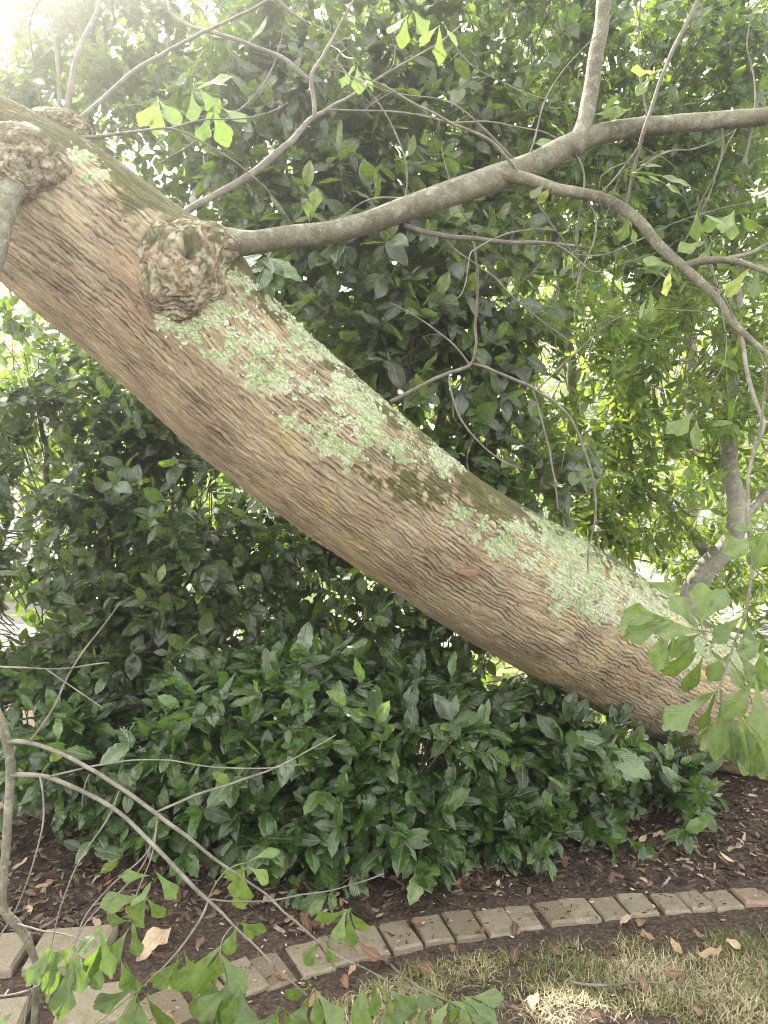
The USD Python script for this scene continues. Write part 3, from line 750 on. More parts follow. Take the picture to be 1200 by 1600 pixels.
lt = np.clip(1.5 * (fbm(P * 11, 3, 55) - .5) + .42 + rng.normal(0, .2, len(pick)) + .45 * (lcl.ravel()[pick] < 0), 0, 1)
lichen_tint = np.repeat(lt, m + 1)
put('lichen', oak, lv.reshape(-1, 3), lf, 'lichen_look', tint=lichen_tint, kind='stuff', label='pale mint green crusty lichen in patches on the bark')


def burl(name, px, py, d, R, seed, twist, parent, holes=(), squash=(1, 1, 1), amp=.3):
    import trimesh
    m = trimesh.creation.icosphere(6, 1.0)
    u = m.vertices
    c = W(px, py, d)
    warp = u + .55 * (np.stack([fbm(u * 1.6 + 9, 3, seed + k) for k in range(3)], -1) - .5) * 2
    rings = np.sin(np.linalg.norm(warp - np.array(twist), axis=1) * 17 + 4 * fbm(u * 2.5, 3, seed + 7))
    rid = 1 - np.abs(2 * fbm(warp * 4.5, 3, seed + 12) - 1) * 2
    hc = unit(np.array(holes[0][0] if holes else (.1, -.9, .2), float))
    rr_ = np.linalg.norm(warp - hc, axis=1); e1 = unit(np.cross(hc, [0, 0, 1.0])); e2 = np.cross(hc, e1)
    th = np.arctan2(warp @ e2, warp @ e1)
    ck, csl, cd = crack_set(th * .10, rr_ * .125, .0165, 2.2, 1.4, .7, seed + 40)
    h = amp * (fbm(u * 1.3, 2, seed) - .5) * 2 + .10 * (fbm(u * 3.2, 3, seed + 5) - .5) + .03 * (fbm(u * 14, 3, seed + 6) - .5) + .025 * csl - .05 * ck
    for hd, hr, hp in holes:
        h = h - hp * np.exp(-(np.linalg.norm(u - unit(np.array(hd, float)), axis=1) / hr) ** 2)
    v = c + u * (1 + h)[:, None] * R * np.array(squash) * K
    tn = np.stack([np.clip(.44 - .4 * ck + .2 * (csl - .5) + .9 * (fbm(u * 16, 3, seed + 8) - .5), 0, 1), np.clip((fbm(u * 4, 3, seed + 9) - .5) * 4 + u[:, 2] * .3 - .1, 0, .7), np.clip((fbm(u * 7, 3, seed + 4) - .52) * 6, 0, .6)], -1)
    put(name, parent, v, m.faces, 'trunk_bark', uv=np.stack([np.arctan2(u[:, 0], -u[:, 1]) * R, u[:, 2] * R], -1), tint=tn)


burl('knot', 287, 430, 1.80, .108, 5, (.3, -.8, .2), trunk, holes=[((.3, -.88, .28), .17, .62), ((-.35, -.9, .1), .12, .12)], squash=(1.0, .85, 1.25))
burl('knot', 335, 385, 1.82, .06, 15, (-.3, -.8, .3), trunk, squash=(1.1, .9, .8), holes=[((-.3, -.8, -.35), .3, .3)])
burl('knot', 30, 262, 1.72, .10, 25, (.1, -.9, .1), trunk, squash=(1.0, .8, .9), holes=[((.5, -.8, -.3), .25, .25)])
burl('knot', 95, 205, 1.93, .075, 35, (.1, -.9, .4), trunk, squash=(1.1, .9, .7))


def branch(parent, pts, mat='limb_bark', name='branch', sides=10, wig=.006, seed=0, bump=.12):
    c, r = pxpath(pts, wig=wig, seed=seed)
    r = r * (.86 if mat == 'limb_bark' else .74)
    v, f = tube(c, r, sides, bump, seed)
    return put(name, parent, v, f, mat), c, r


LIMB = [(345, 382, 1.86, 60), (368, 379, 1.84, 50), (400, 378, 1.84, 42), (450, 372, 1.84, 40), (520, 362, 1.84, 39), (600, 340, 1.84, 42), (660, 318, 1.84, 44), (720, 298, 1.84, 46), (780, 276, 1.84, 48), (830, 258, 1.85, 42), (880, 233, 1.86, 42), (920, 215, 1.87, 38), (980, 203, 1.88, 34), (1050, 195, 1.88, 32), (1120, 188, 1.88, 31), (1200, 180, 1.88, 30), (1330, 168, 1.88, 28), (1500, 150, 1.9, 22)]
limb, _, _ = branch(oak, LIMB, sides=24, wig=.004, seed=3, bump=.07)
L_UP, _, _ = branch(oak, [(892, 235, 1.86, 40), (908, 210, 1.86, 33), (920, 170, 1.87, 28), (930, 100, 1.88, 27), (938, 40, 1.9, 26), (941, 0, 1.9, 25), (948, -90, 1.95, 22), (950, -200, 2, 16)], sides=16, seed=4, bump=.08)
L2, _, _ = branch(oak, [(778, 272, 1.83, 30), (830, 282, 1.81, 23), (880, 297, 1.8, 21), (930, 305, 1.79, 20), (970, 322, 1.78, 20), (1005, 355, 1.76, 19), (1040, 395, 1.74, 19), (1070, 420, 1.72, 18), (1110, 455, 1.7, 15), (1150, 508, 1.66, 13), (1178, 535, 1.64, 11), (1215, 560, 1.6, 9), (1290, 600, 1.55, 5)], sides=12, seed=5)
L2b, _, _ = branch(oak, [(1065, 416, 1.72, 13), (1090, 409, 1.72, 14), (1130, 404, 1.72, 13), (1165, 412, 1.72, 11), (1200, 425, 1.7, 9), (1280, 440, 1.68, 6)], sides=10, seed=6)
branch(L2b, [(1128, 405, 1.72, 9), (1160, 398, 1.74, 8), (1205, 378, 1.77, 7), (1280, 330, 1.8, 5)], name='twig', sides=8, seed=7)
HANG, hc, _ = branch(oak, [(1158, 522, 1.66, 9), (1165, 570, 1.6, 9), (1180, 625, 1.54, 9), (1194, 665, 1.5, 9), (1182, 692, 1.48, 10), (1170, 730, 1.46, 8), (1168, 800, 1.42, 7), (1172, 850, 1.4, 7), (1176, 890, 1.38, 7), (1168, 950, 1.36, 6), (1150, 1000, 1.34, 5), (1136, 1040, 1.33, 4), (1120, 1085, 1.32, 3)], mat='twig_bark', sides=8, seed=8)
branch(HANG, [(1176, 885, 1.38, 4), (1200, 910, 1.38, 4), (1230, 930, 1.38, 3)], 'twig_bark', 'twig', 6, seed=9)
branch(HANG, [(1184, 690, 1.48, 5), (1196, 600, 1.46, 4), (1190, 560, 1.45, 3), (1165, 525, 1.44, 2)], 'twig_bark', 'twig', 6, seed=10)
TW = []
for s, (par, pts) in enumerate([
    (oak, [(268, 358, 1.92, 20), (285, 338, 1.95, 16), (350, 297, 2.0, 15), (410, 260, 2.05, 15), (460, 215, 2.1, 13), (490, 186, 2.13, 11), (520, 165, 2.15, 8), (560, 145, 2.2, 6), (600, 118, 2.22, 5), (660, 85, 2.25, 4), (720, 40, 2.3, 3)]),
    (oak, [(490, 186, 2.13, 10), (491, 150, 2.13, 10), (487, 120, 2.14, 9), (505, 85, 2.16, 7), (530, 40, 2.2, 5), (552, 0, 2.2, 4), (570, -40, 2.2, 3)]),
    (oak, [(505, 172, 2.14, 5), (560, 172, 2.14, 4), (620, 176, 2.12, 4), (700, 189, 2.1, 4), (790, 193, 2.05, 3), (850, 208, 2.0, 3), (905, 240, 1.98, 2)]),
    (oak, [(105, 200, 1.96, 12), (125, 182, 1.97, 11), (160, 155, 2.0, 10), (210, 112, 2.05, 9), (260, 80, 2.1, 8), (330, 45, 2.15, 7), (420, 0, 2.2, 6), (480, -40, 2.2, 5)]),
    (oak, [(97, 200, 1.96, 16), (105, 160, 1.97, 15), (115, 115, 2.0, 13), (132, 60, 2.05, 11), (160, -10, 2.1, 9), (180, -60, 2.1, 8)]),
    (oak, [(92, 200, 1.96, 9), (92, 130, 1.98, 8), (84, 60, 2.0, 7), (76, 0, 2.05, 6), (70, -50, 2.1, 5)]),
    (oak, [(487, 128, 2.14, 8), (465, 108, 2.15, 9), (430, 85, 2.18, 9), (370, 62, 2.2, 9), (300, 40, 2.25, 8), (255, 8, 2.3, 7), (230, -20, 2.3, 6)]),
    (oak, [(125, 214, 1.9, 8), (160, 212, 1.9, 7), (210, 205, 1.92, 6), (265, 200, 1.95, 5), (320, 225, 1.97, 4), (390, 268, 2.0, 3), (430, 310, 2.0, 2), (455, 350, 2.0, 2)]),
    (oak, [(262, 202, 1.95, 4), (330, 188, 2.0, 3), (400, 182, 2.05, 3), (450, 160, 2.1, 2)]),
    (oak, [(245, 258, 2.2, 3), (300, 225, 2.2, 4), (350, 190, 2.2, 4), (400, 150, 2.2, 4), (430, 95, 2.2, 3), (443, 45, 2.2, 2)]),
    (oak, [(425, -5, 2.2, 8), (445, 10, 2.2, 8), (466, 26, 2.2, 6), (520, 60, 2.2, 3), (560, 100, 2.2, 2)]),
    (oak, [(822, 282, 1.82, 7), (800, 255, 1.8, 7), (770, 222, 1.78, 7), (700, 190, 1.76, 6), (650, 165, 1.75, 5), (605, 138, 1.75, 4), (560, 120, 1.75, 2)]),
    (oak, [(1092, -5, 1.7, 9), (1066, 50, 1.7, 9), (1040, 105, 1.7, 8), (1020, 160, 1.7, 8), (1000, 225, 1.72, 8), (990, 270, 1.75, 7), (978, 325, 1.78, 7)]),
    (oak, [(632, 352, 1.86, 10), (700, 369, 1.9, 11), (775, 376, 1.95, 9), (840, 380, 2.0, 8), (897, 384, 2.05, 7)]),
    (oak, [(692, 368, 1.9, 6), (722, 400, 1.92, 5), (770, 432, 1.95, 4), (800, 460, 1.95, 4), (850, 505, 2.0, 3), (900, 540, 2.0, 2)]),
    (oak, [(812, 268, 1.82, 6), (840, 315, 1.84, 5), (870, 360, 1.86, 4), (900, 400, 1.9, 2)]),
    (oak, [(1000, 226, 1.72, 5), (960, 280, 1.74, 4), (930, 310, 1.76, 3)]),
    (oak, [(610, 628, 2.2, 9), (660, 602, 2.2, 8), (710, 580, 2.2, 8), (736, 568, 2.2, 7), (743, 530, 2.18, 6), (744, 480, 2.15, 5), (745, 430, 2.1, 5), (738, 370, 2.05, 4), (716, 315, 2.0, 4), (700, 275, 2.0, 3), (690, 230, 2.0, 2)]),
    (oak, [(736, 568, 2.2, 6), (790, 585, 2.2, 7), (840, 610, 2.2, 7), (880, 642, 2.2, 6), (912, 700, 2.2, 5), (928, 760, 2.2, 5), (931, 810, 2.2, 4), (922, 850, 2.2, 4), (919, 895, 2.2, 3)]),
    (oak, [(734, 570, 2.2, 5), (700, 532, 2.2, 4), (660, 502, 2.2, 3), (608, 472, 2.2, 2)]),
    (oak, [(838, 610, 2.2, 4), (900, 550, 2.15, 4), (960, 502, 2.1, 4), (1010, 484, 2.05, 4), (1080, 486, 2.0, 3), (1150, 505, 1.95, 3)]),
    (oak, [(832, 606, 2.2, 4), (848, 660, 2.2, 4), (864, 730, 2.2, 4), (872, 795, 2.2, 3)]),
    (oak, [(702, 583, 2.2, 4), (714, 640, 2.15, 4), (748, 690, 2.15, 4), (790, 722, 2.15, 3), (822, 736, 2.15, 2)]),
    (oak, [(900, 304, 1.8, 4), (935, 345, 1.8, 4), (905, 440, 1.8, 3), (902, 520, 1.8, 2)]),
    (oak, [(1150, 505, 1.66, 4), (1120, 450, 1.6, 3), (1130, 500, 1.55, 2), (1110, 600, 1.5, 2)]),
]):
    p, c, r = branch(par, pts, 'twig_bark', 'branch', 7, wig=.007, seed=100 + s)
    TW.append((p, c, r))
    tb = Bag(); rs = np.random.default_rng(500 + s)                     # a few hair-thin side twigs on each
    for k in range(max(2, int(len(c) * .07))):
        i = rs.integers(len(c) // 4, len(c)); l = rs.uniform(.05, .22)
        d0 = unit(unit(c[min(i + 1, len(c) - 1)] - c[max(i - 1, 0)]) + rs.normal(0, .8, 3)); d1 = unit(d0 + rs.normal(0, .5, 3) + [0, 0, -.15])
        q = spline([c[i], c[i] + d0 * l * .5, c[i] + d0 * l * .5 + d1 * l * .5], 6)
        tb.add(*tube(q, np.linspace(.0016, .0007, 6), 4))
    tb.put('twigs', p, 'twig_bark', kind='stuff')
rs = np.random.default_rng(808)
_, lc, _ = limb, *pxpath(LIMB, wig=.004, seed=3)
for k in range(26):
    base = lc[rs.integers(int(len(lc) * .12), int(len(lc) * .8))] if k % 2 else TW[rs.integers(0, 16)][1][-rs.integers(2, 10)]
    P_ = [base]; d_ = unit(np.array([rs.normal(0, .8), rs.normal(.15, .35), rs.normal(.15, .8)])); L_ = rs.uniform(.3, .8)
    for q in range(5):
        d_ = unit(d_ + rs.normal(0, .28, 3) + [0, 0, -.05]); P_.append(P_[-1] + d_ * L_ / 5)
    c_ = spline(P_, 26); v, f = tube(c_, np.linspace(.0030, .0009, 26) * (1 + .35 * (np.arange(26) % 5 == 0)), 5, .1, k)
    put('branch', oak, v, f, 'twig_bark')
# the stub that hangs down at the left edge below the first knot
branch(oak, [(30, 275, 1.70, 60), (12, 310, 1.66, 46), (4, 350, 1.63, 36), (-6, 400, 1.6, 32), (-40, 480, 1.55, 26), (-120, 640, 1.5, 16)], sides=16, wig=.004, seed=41, bump=.12)


def oak_leaf_at(parent, px, py, d, ang, px_len, face=(0, -.8, .5), tint=None, seed=0, tilt=0.0, label=None):
    """one leaf whose base sits at the pixel; ang = direction in the picture plane (degrees, 0 right, 90 up)"""
    r = np.random.default_rng(seed)
    L = Leaves('oak', 'oak_leaf')
    a = math.radians(ang)
    L.add(W(px, py, d)[None], np.array([[math.cos(a), -tilt, math.sin(a)]]), np.array([face]) + r.normal(0, .3, (1, 3)), px_len / F * d * K, r.uniform(.2, .9) if tint is None else tint, r.integers(0, 999))
    b = L.build(L.all(), 12, 9)
    b.put('leaf', parent, 'oak_leaf', label=label)


def oak_cluster(parent, px, py, d, n, px_len, ang0, spread, seed, tint=(.2, .9)):
    r = np.random.default_rng(seed)
    for i in range(n):
        a = ang0 + spread * ((i + .5) / n - .5) + r.uniform(-14, 14)
        oak_leaf_at(parent, px + r.normal(0, 4), py + r.normal(0, 4), d + r.normal(0, .02), a, px_len * r.uniform(.7, 1.12), face=unit(np.array([r.normal(0, .3), -.75, .55 + r.normal(0, .25)])), tint=r.uniform(*tint), seed=seed * 31 + i, tilt=r.uniform(-.3, .6), label='yellowing oak leaf' if tint[0] == 1 else None)


for k, (px, py, n, ln, a0, sp_) in enumerate([(1050, 968, 4, 85, 200, 90), (1098, 985, 5, 85, 130, 200), (1052, 985, 3, 80, 285, 70), (1108, 1010, 4, 95, 270, 110), (1165, 960, 2, 95, 250, 140), (1150, 1010, 2, 100, 260, 120), (1122, 1080, 4, 110, 262, 80), (1150, 1110, 5, 120, 265, 110), (1180, 1060, 3, 115, 265, 120), (1195, 1000, 2, 100, 240, 150), (1190, 1140, 2, 100, 275, 70), (1200, 830, 4, 80, 230, 130)]):
    oak_cluster(HANG, px, py, 1.33 + .02 * (k % 4), n, ln * .88, a0, sp_, 300 + k, (.5, .92))
for s, pts in enumerate([[(1150, 1000, 1.34, 4), (1120, 990, 1.34, 3), (1085, 985, 1.34, 3), (1050, 972, 1.34, 2)], [(1120, 1080, 1.32, 3), (1118, 1095, 1.32, 2)], [(1140, 1030, 1.33, 3), (1165, 1070, 1.33, 3), (1185, 1140, 1.33, 2)]]):
    branch(HANG, pts, 'green_twig', 'twig', 6, seed=330 + s)
for k, (px, py, d, n, ln, a0, sp_) in enumerate([(985, 265, 1.74, 3, 62, 5, 60), (1010, 270, 1.72, 2, 60, 340, 50), (1000, 420, 1.75, 3, 55, 10, 50), (1050, 420, 1.7, 3, 52, 200, 120), (1020, 455, 1.75, 2, 50, 260, 80), (1080, 330, 1.7, 3, 50, 300, 120), (1110, 380, 1.75, 3, 50, 250, 120), (985, 330, 1.78, 2, 55, 280, 60), (930, 190, 1.85, 3, 60, 20, 80), (690, 40, 1.9, 3, 60, 260, 100), (640, 20, 1.9, 4, 60, 270, 120), (1030, 110, 1.7, 2, 45, 210, 80), (300, 140, 2.05, 4, 60, 330, 160), (340, 165, 2.05, 3, 60, 300, 120), (250, 150, 2.05, 3, 60, 280, 100), (480, 350, 1.9, 2, 45, 80, 60), (560, 100, 2.1, 3, 55, 280, 100), (1150, 330, 1.8, 4, 52, 250, 160), (1180, 420, 1.7, 3, 50, 270, 120), (1090, 640, 1.75, 3, 60, 230, 90), (860, 290, 1.8, 2, 40, 230, 60), (880, 215, 1.9, 2, 45, 160, 60)]):
    oak_cluster(limb, px, py, d, n, ln, a0, sp_, 400 + k, (.35, 1.0))

# pale sapling behind the trunk
sap = thing('sapling', 'pale grey crooked sapling stem rising behind the right end of the trunk', 'tree')
SAP = [(1060, 990, 3.62, 36), (1080, 930, 3.6, 34), (1098, 895, 3.6, 33), (1125, 868, 3.58, 33), (1148, 835, 3.56, 32), (1150, 780, 3.56, 28), (1138, 715, 3.56, 25), (1140, 640, 3.56, 24), (1143, 560, 3.56, 22), (1150, 505, 3.58, 17), (1150, 440, 3.65, 13), (1143, 300, 3.75, 10), (1138, 180, 3.8, 8), (1142, 60, 3.8, 6), (1150, -60, 3.8, 4)]
g0 = project(np.array([W(1050, 1020, 3.63)]))
c, r = pxpath([(1040, 1215, 3.66, 40)] + SAP, wig=.012, seed=61)
v, f = tube(c, r, 14, .1, 61); put('trunk', sap, v, f, 'pale_bark')
for s, pts in enumerate([[(1150, 832, 3.56, 16), (1175, 795, 3.56, 14), (1205, 765, 3.56, 12), (1260, 700, 3.5, 8)], [(1145, 500, 3.56, 10), (1110, 420, 3.56, 8), (1090, 300, 3.5, 5)], [(1143, 330, 3.56, 8), (1170, 220, 3.5, 6), (1200, 110, 3.5, 4)]]):
    c, r = pxpath(pts, wig=.012, seed=65 + s); v, f = tube(c, r, 8, .1, s); put('branch', sap, v, f, 'pale_bark')

# ------------------------------------------------------------------ the torn branch in the front left corner
tb_ = thing('torn_branch', 'bare grey forked branch with a few oak leaves in the front left corner', 'branch')
stem, _, _ = branch(tb_, [(-40, 1040, 1.62, 18), (0, 1125, 1.6, 18), (14, 1168, 1.59, 17), (16, 1212, 1.58, 16), (11, 1290, 1.57, 15), (6, 1360, 1.56, 15), (6, 1420, 1.55, 15), (24, 1440, 1.54, 16), (45, 1475, 1.54, 14), (57, 1512, 1.55, 13), (56, 1560, 1.57, 12), (54, 1640, 1.6, 11)], 'limb_bark', 'stem', 12, .004, 71)
FRONT = [
    [(12, 1160, 1.59, 11), (45, 1160, 1.57, 10), (100, 1180, 1.55, 9), (160, 1215, 1.53, 9), (245, 1270, 1.5, 9), (330, 1335, 1.48, 7), (365, 1360, 1.47, 6), (420, 1400, 1.46, 5), (450, 1430, 1.45, 5), (500, 1475, 1.45, 4), (590, 1525, 1.45, 3), (650, 1560, 1.45, 2)],
    [(16, 1212, 1.58, 12), (60, 1213, 1.56, 10), (130, 1237, 1.53, 10), (190, 1275, 1.5, 9), (250, 1330, 1.47, 9), (325, 1405, 1.44, 8), (365, 1445, 1.43, 5), (420, 1500, 1.42, 4), (480, 1555, 1.42, 3)],
    [(326, 1406, 1.44, 5), (315, 1435, 1.43, 5), (285, 1480, 1.42, 4), (240, 1525, 1.41, 3)],
    [(328, 1405, 1.44, 4), (380, 1407, 1.45, 4), (420, 1405, 1.46, 4), (500, 1395, 1.48, 3), (600, 1365, 1.5, 2)],
    [(245, 1269, 1.5, 5), (330, 1235, 1.52, 5), (420, 1205, 1.55, 4), (480, 1175, 1.57, 3), (525, 1148, 1.58, 2)],
    [(75, 1214, 1.55, 4), (150, 1195, 1.54, 4), (240, 1187, 1.53, 3), (330, 1200, 1.53, 3), (420, 1200, 1.53, 3), (480, 1193, 1.53, 2)],
    [(45, 1160, 1.57, 5), (80, 1110, 1.58, 5), (115, 1040, 1.6, 4), (150, 990, 1.61, 3), (188, 942, 1.62, 2)],
    [(-30, 1042, 1.6, 4), (30, 1042, 1.6, 4), (70, 1044, 1.6, 3), (112, 1042, 1.6, 3), (170, 1035, 1.6, 2)],
    [(70, 1044, 1.6, 3), (110, 1072, 1.58, 3), (160, 1106, 1.56, 2)],
    [(62, 1213, 1.55, 4), (67, 1260, 1.52, 4), (62, 1310, 1.5, 4), (40, 1390, 1.49, 3), (0, 1465, 1.48, 3), (-40, 1520, 1.48, 2)],
    [(186, 1236, 1.52, 3), (160, 1290, 1.5, 4), (120, 1350, 1.49, 3), (95, 1420, 1.48, 3), (82, 1470, 1.48, 2)],
    [(246, 1270, 1.5, 4), (238, 1315, 1.49, 4), (170, 1388, 1.48, 3), (130, 1440, 1.47, 3), (116, 1482, 1.46, 2)],
    [(246, 1275, 1.5, 4), (240, 1320, 1.48, 3), (215, 1390, 1.47, 3), (202, 1440, 1.46, 2)],
    [(236, 1318, 1.49, 4), (190, 1395, 1.47, 3), (145, 1430, 1.46, 3), (120, 1470, 1.46, 2)],
    [(365, 1445, 1.43, 3), (345, 1480, 1.42, 3), (345, 1500, 1.41, 2)],
    [(20, 1440, 1.54, 4), (70, 1455, 1.5, 4), (110, 1462, 1.48, 3), (140, 1478, 1.47, 2)],
    [(140, 1210, 1.54, 3), (133, 1225, 1.53, 3), (128, 1262, 1.52, 2)],
    [(55, 1540, 1.56, 6), (45, 1565, 1.57, 5), (40, 1600, 1.58, 4), (30, 1660, 1.6, 3)],
    [(-40, 1560, 1.5, 4), (40, 1548, 1.48, 4), (75, 1530, 1.46, 3)],
]
FT = []
for s, pts in enumerate(FRONT):
    p, c, r = branch(tb_, pts, 'twig_bark', 'twig', 8, .005, 200 + s)
    FT.append(p)
for k, (tw, px, py, n, ln, a0, sp_, tn) in enumerate([
    (11, 118, 1482, 4, 78, 265, 110, (.1, .7)), (13, 105, 1490, 3, 75, 255, 80, (.1, .6)), (11, 165, 1450, 4, 72, 265, 100, (.1, .7)), (12, 205, 1440, 3, 62, 240, 140, (.1, .7)),
    (12, 228, 1400, 4, 58, 240, 160, (.3, .8)), (12, 240, 1370, 3, 50, 250, 200, (.3, .8)), (0, 383, 1352, 4, 62, 262, 150, (.5, .85)), (0, 390, 1350, 1, 55, 20, 10, (.6, .9)), (14, 345, 1480, 5, 75, 262, 110, (.1, .7)), (2, 285, 1490, 3, 68, 250, 90, (.2, .8)),
    (2, 300, 1500, 1, 66, 225, 10, (1, 1)), (14, 335, 1520, 4, 80, 265, 70, (.1, .6)), (8 + 6, 375, 1440, 3, 50, 300, 120, (.3, .9)), (10, 82, 1475, 3, 60, 255, 80, (.1, .6)),
    (2, 215, 1545, 5, 75, 265, 130, (.1, .7)), (2, 190, 1500, 2, 60, 285, 50, (.3, .8)), (1, 375, 1540, 4, 75, 260, 110, (.2, .7)), (15, 30, 1580, 2, 45, 250, 90, (.1, .5)), (3, 545, 1420, 4, 58, 255, 140, (.2, .8)), (0, 510, 1460, 3, 48, 275, 100, (.2, .8)),
    (0, 575, 1530, 4, 62, 270, 120, (.2, .8)), (0, 610, 1545, 3, 60, 290, 70, (.2, .8)), (1, 490, 1545, 4, 62, 265, 110, (.2, .8)), (0, 700, 1565, 6, 62, 265, 200, (.2, .8)), (0, 720, 1555, 4, 60, 330, 120, (.3, .9)), (1, 440, 1575, 4, 62, 260, 100, (.2, .8)), (0, 660, 1575, 4, 62, 235, 100, (.2, .8)), (0, 745, 1590, 3, 60, 300, 100, (.2, .8))]):
    oak_cluster(FT[tw], px, py, 1.44 + .012 * (k % 4), n, ln * 1.08, a0, sp_, 600 + k, tn)
for s, pts in enumerate([[(590, 1525, 1.45, 3), (640, 1545, 1.45, 3), (700, 1562, 1.45, 3), (760, 1590, 1.45, 2)], [(240, 1525, 1.41, 3), (215, 1548, 1.42, 3), (150, 1600, 1.44, 2)], [(325, 1405, 1.44, 3), (375, 1350, 1.46, 3), (388, 1348, 1.46, 2)], [(500, 1475, 1.45, 3), (540, 1440, 1.45, 2), (548, 1418, 1.45, 2)]]):
    branch(tb_, pts, 'green_twig', 'twig', 6, seed=240 + s)

# holly spray in front of the trunk, growing from the hedge (dark leaves at 400,440) and the cluster under the trunk
for lab, px, py, d, n, ln, a0, sp_ in [('dark holly spray pressed against the trunk below the limb', 418, 405, 1.95, 6, 72, 262, 170), ('glossy holly spray lit against shadow beneath the trunk', 955, 1165, 2.5, 7, 70, 255, 200)]:
    root = thing('holly_spray', lab, 'shoot')
    rs = np.random.default_rng(int(px))
    c, r = pxpath([(px + 60, py - 50, d + .5, 5), (px + 25, py - 35, d + .2, 5), (px, py, d, 4), (px - 4, py + 12, d - .02, 3)]); v, f = tube(c, r, 6); put('twig', root, v, f, 'green_twig')
    L = Leaves('holly', 'holly_leaf')
    for i in range(n):
        a = math.radians(a0 + sp_ * ((i + .5) / n - .5) + rs.uniform(-10, 10))
        L.add(W(px + rs.normal(0, 6), py + rs.normal(0, 6), d)[None], np.array([[math.cos(a), -rs.uniform(0, .5), math.sin(a)]]), np.array([[rs.normal(0, .3), -.7, .7]]), ln * rs.uniform(.8, 1.15) / F * d * K, rs.uniform(.3, .9), rs.integers(0, 99))
    for row in L.all():
        L.build(row[None], 10, 5).put('leaf', root, 'holly_leaf')

# ------------------------------------------------------------------ shrub leaves: the ones that show largest as parts, the rest as foliage
allr = [(k, s[1].all()) for k, s in enumerate(SHRUBS)]
rows = np.vstack([r for _, r in allr]); own = np.concatenate([np.full(len(r), k) for k, r in allr])
ctr = rows[:, :3] + rows[:, 3:6] * rows[:, 9:10] * .5
px, py, dd = project(ctr)
area = (rows[:, 9] * F / dd) ** 2 * np.abs((rows[:, 6:9] * unit(np.array([0, 0, H]) - ctr)).sum(1))
cell = 9
gx, gy = np.floor(px / cell).astype(int), np.floor(py / cell).astype(int)
inside = (px > 0) & (px < 1200) & (py > 0) & (py < 1600)
zb = np.full((1200 // cell + 3, 1600 // cell + 3), 1e9)
tv = facing > 0.0
tx, ty = np.floor(PX[tv] / cell).astype(int), np.floor(PY[tv] / cell).astype(int)
ok = (tx >= 0) & (ty >= 0) & (tx < zb.shape[0]) & (ty < zb.shape[1])
np.minimum.at(zb, (tx[ok], ty[ok]), V[tv][ok][:, 1])
gi, gj = np.clip(gx, 0, zb.shape[0] - 1), np.clip(gy, 0, zb.shape[1] - 1)
for di in (-1, 0, 1):                                                   # a leaf covers about three cells each way
    for dj in (-1, 0, 1):
        a, b = np.clip(gi + di, 0, zb.shape[0] - 1), np.clip(gj + dj, 0, zb.shape[1] - 1)
        np.minimum.at(zb, (a[inside], b[inside]), dd[inside] + .0)
seen = inside & (dd <= zb[gi, gj] + .06)
for k, (root, L, tw, twig, parts, lod, near) in enumerate(SHRUBS):
    mine = np.where(own == k)[0]
    cand = mine[seen[mine]]
    cand = cand[np.argsort(-area[cand])][:parts]
    for i in cand:
        L.build(rows[i][None], *near).put('leaf', root, L.mat)
    rest = np.setdiff1d(mine, cand)
    L.build(rows[rest], *lod).put('foliage', root, L.mat, kind='stuff')
    tw.put('twigs', root, twig, kind='stuff')

# ------------------------------------------------------------------ brick edging
def brick_mesh(c, tang, w, l, h, z, rng, r=.006):
    """a worn brick: rounded edges, uneven top"""
    x = np.array([-1, -1, -.5, 0, .5, 1, 1.]) ; x = np.r_[-w / 2, -w / 2 + r, -w / 6, w / 6, w / 2 - r, w / 2]
    y = np.r_[-l / 2, -l / 2 + r, -l / 6, l / 6, l / 2 - r, l / 2]
    X, Y = np.meshgrid(x, y, indexing='ij')
    edge = (np.abs(np.abs(X) - w / 2) < 1e-9) | (np.abs(np.abs(Y) - l / 2) < 1e-9)
    Z = np.where(edge, -r * 1.1, 0) + rng.normal(0, .0012, X.shape)
    tilt = rng.normal(0, .025, 2); Z = Z - .006 * (rng.uniform(0, 1, X.shape) < .10) * edge
    Z = Z + X * tilt[0] + Y * tilt[1]
    top = np.stack([X, Y, Z], -1).reshape(-1, 3)
    n = 6
    i, j = np.meshgrid(np.arange(n - 1), np.arange(n - 1), indexing='ij'); a = (i * n + j).ravel()
    f = np.vstack([np.stack([a, a + n, a + n + 1], -1), np.stack([a, a + n + 1, a + 1], -1)])
    loop = [i * n for i in range(n)] + [(n - 1) * n + j for j in range(1, n)] + [i * n + n - 1 for i in range(n - 2, -1, -1)] + [j for j in range(n - 2, 0, -1)]
    low = top[loop].copy(); low[:, 2] = -h
    k = len(top); m = len(loop)
    side = [[loop[q], k + q, k + (q + 1) % m] for q in range(m)] + [[loop[q], k + (q + 1) % m, loop[(q + 1) % m]] for q in range(m)]
    v = np.vstack([top, low]); f = np.vstack([f, np.array(side)])
    nn = np.array([-tang[1], tang[0]])
    return np.c_[c[0] + v[:, 0] * tang[0] + v[:, 1] * nn[0], c[1] + v[:, 0] * tang[1] + v[:, 1] * nn[1], z + v[:, 2]], f


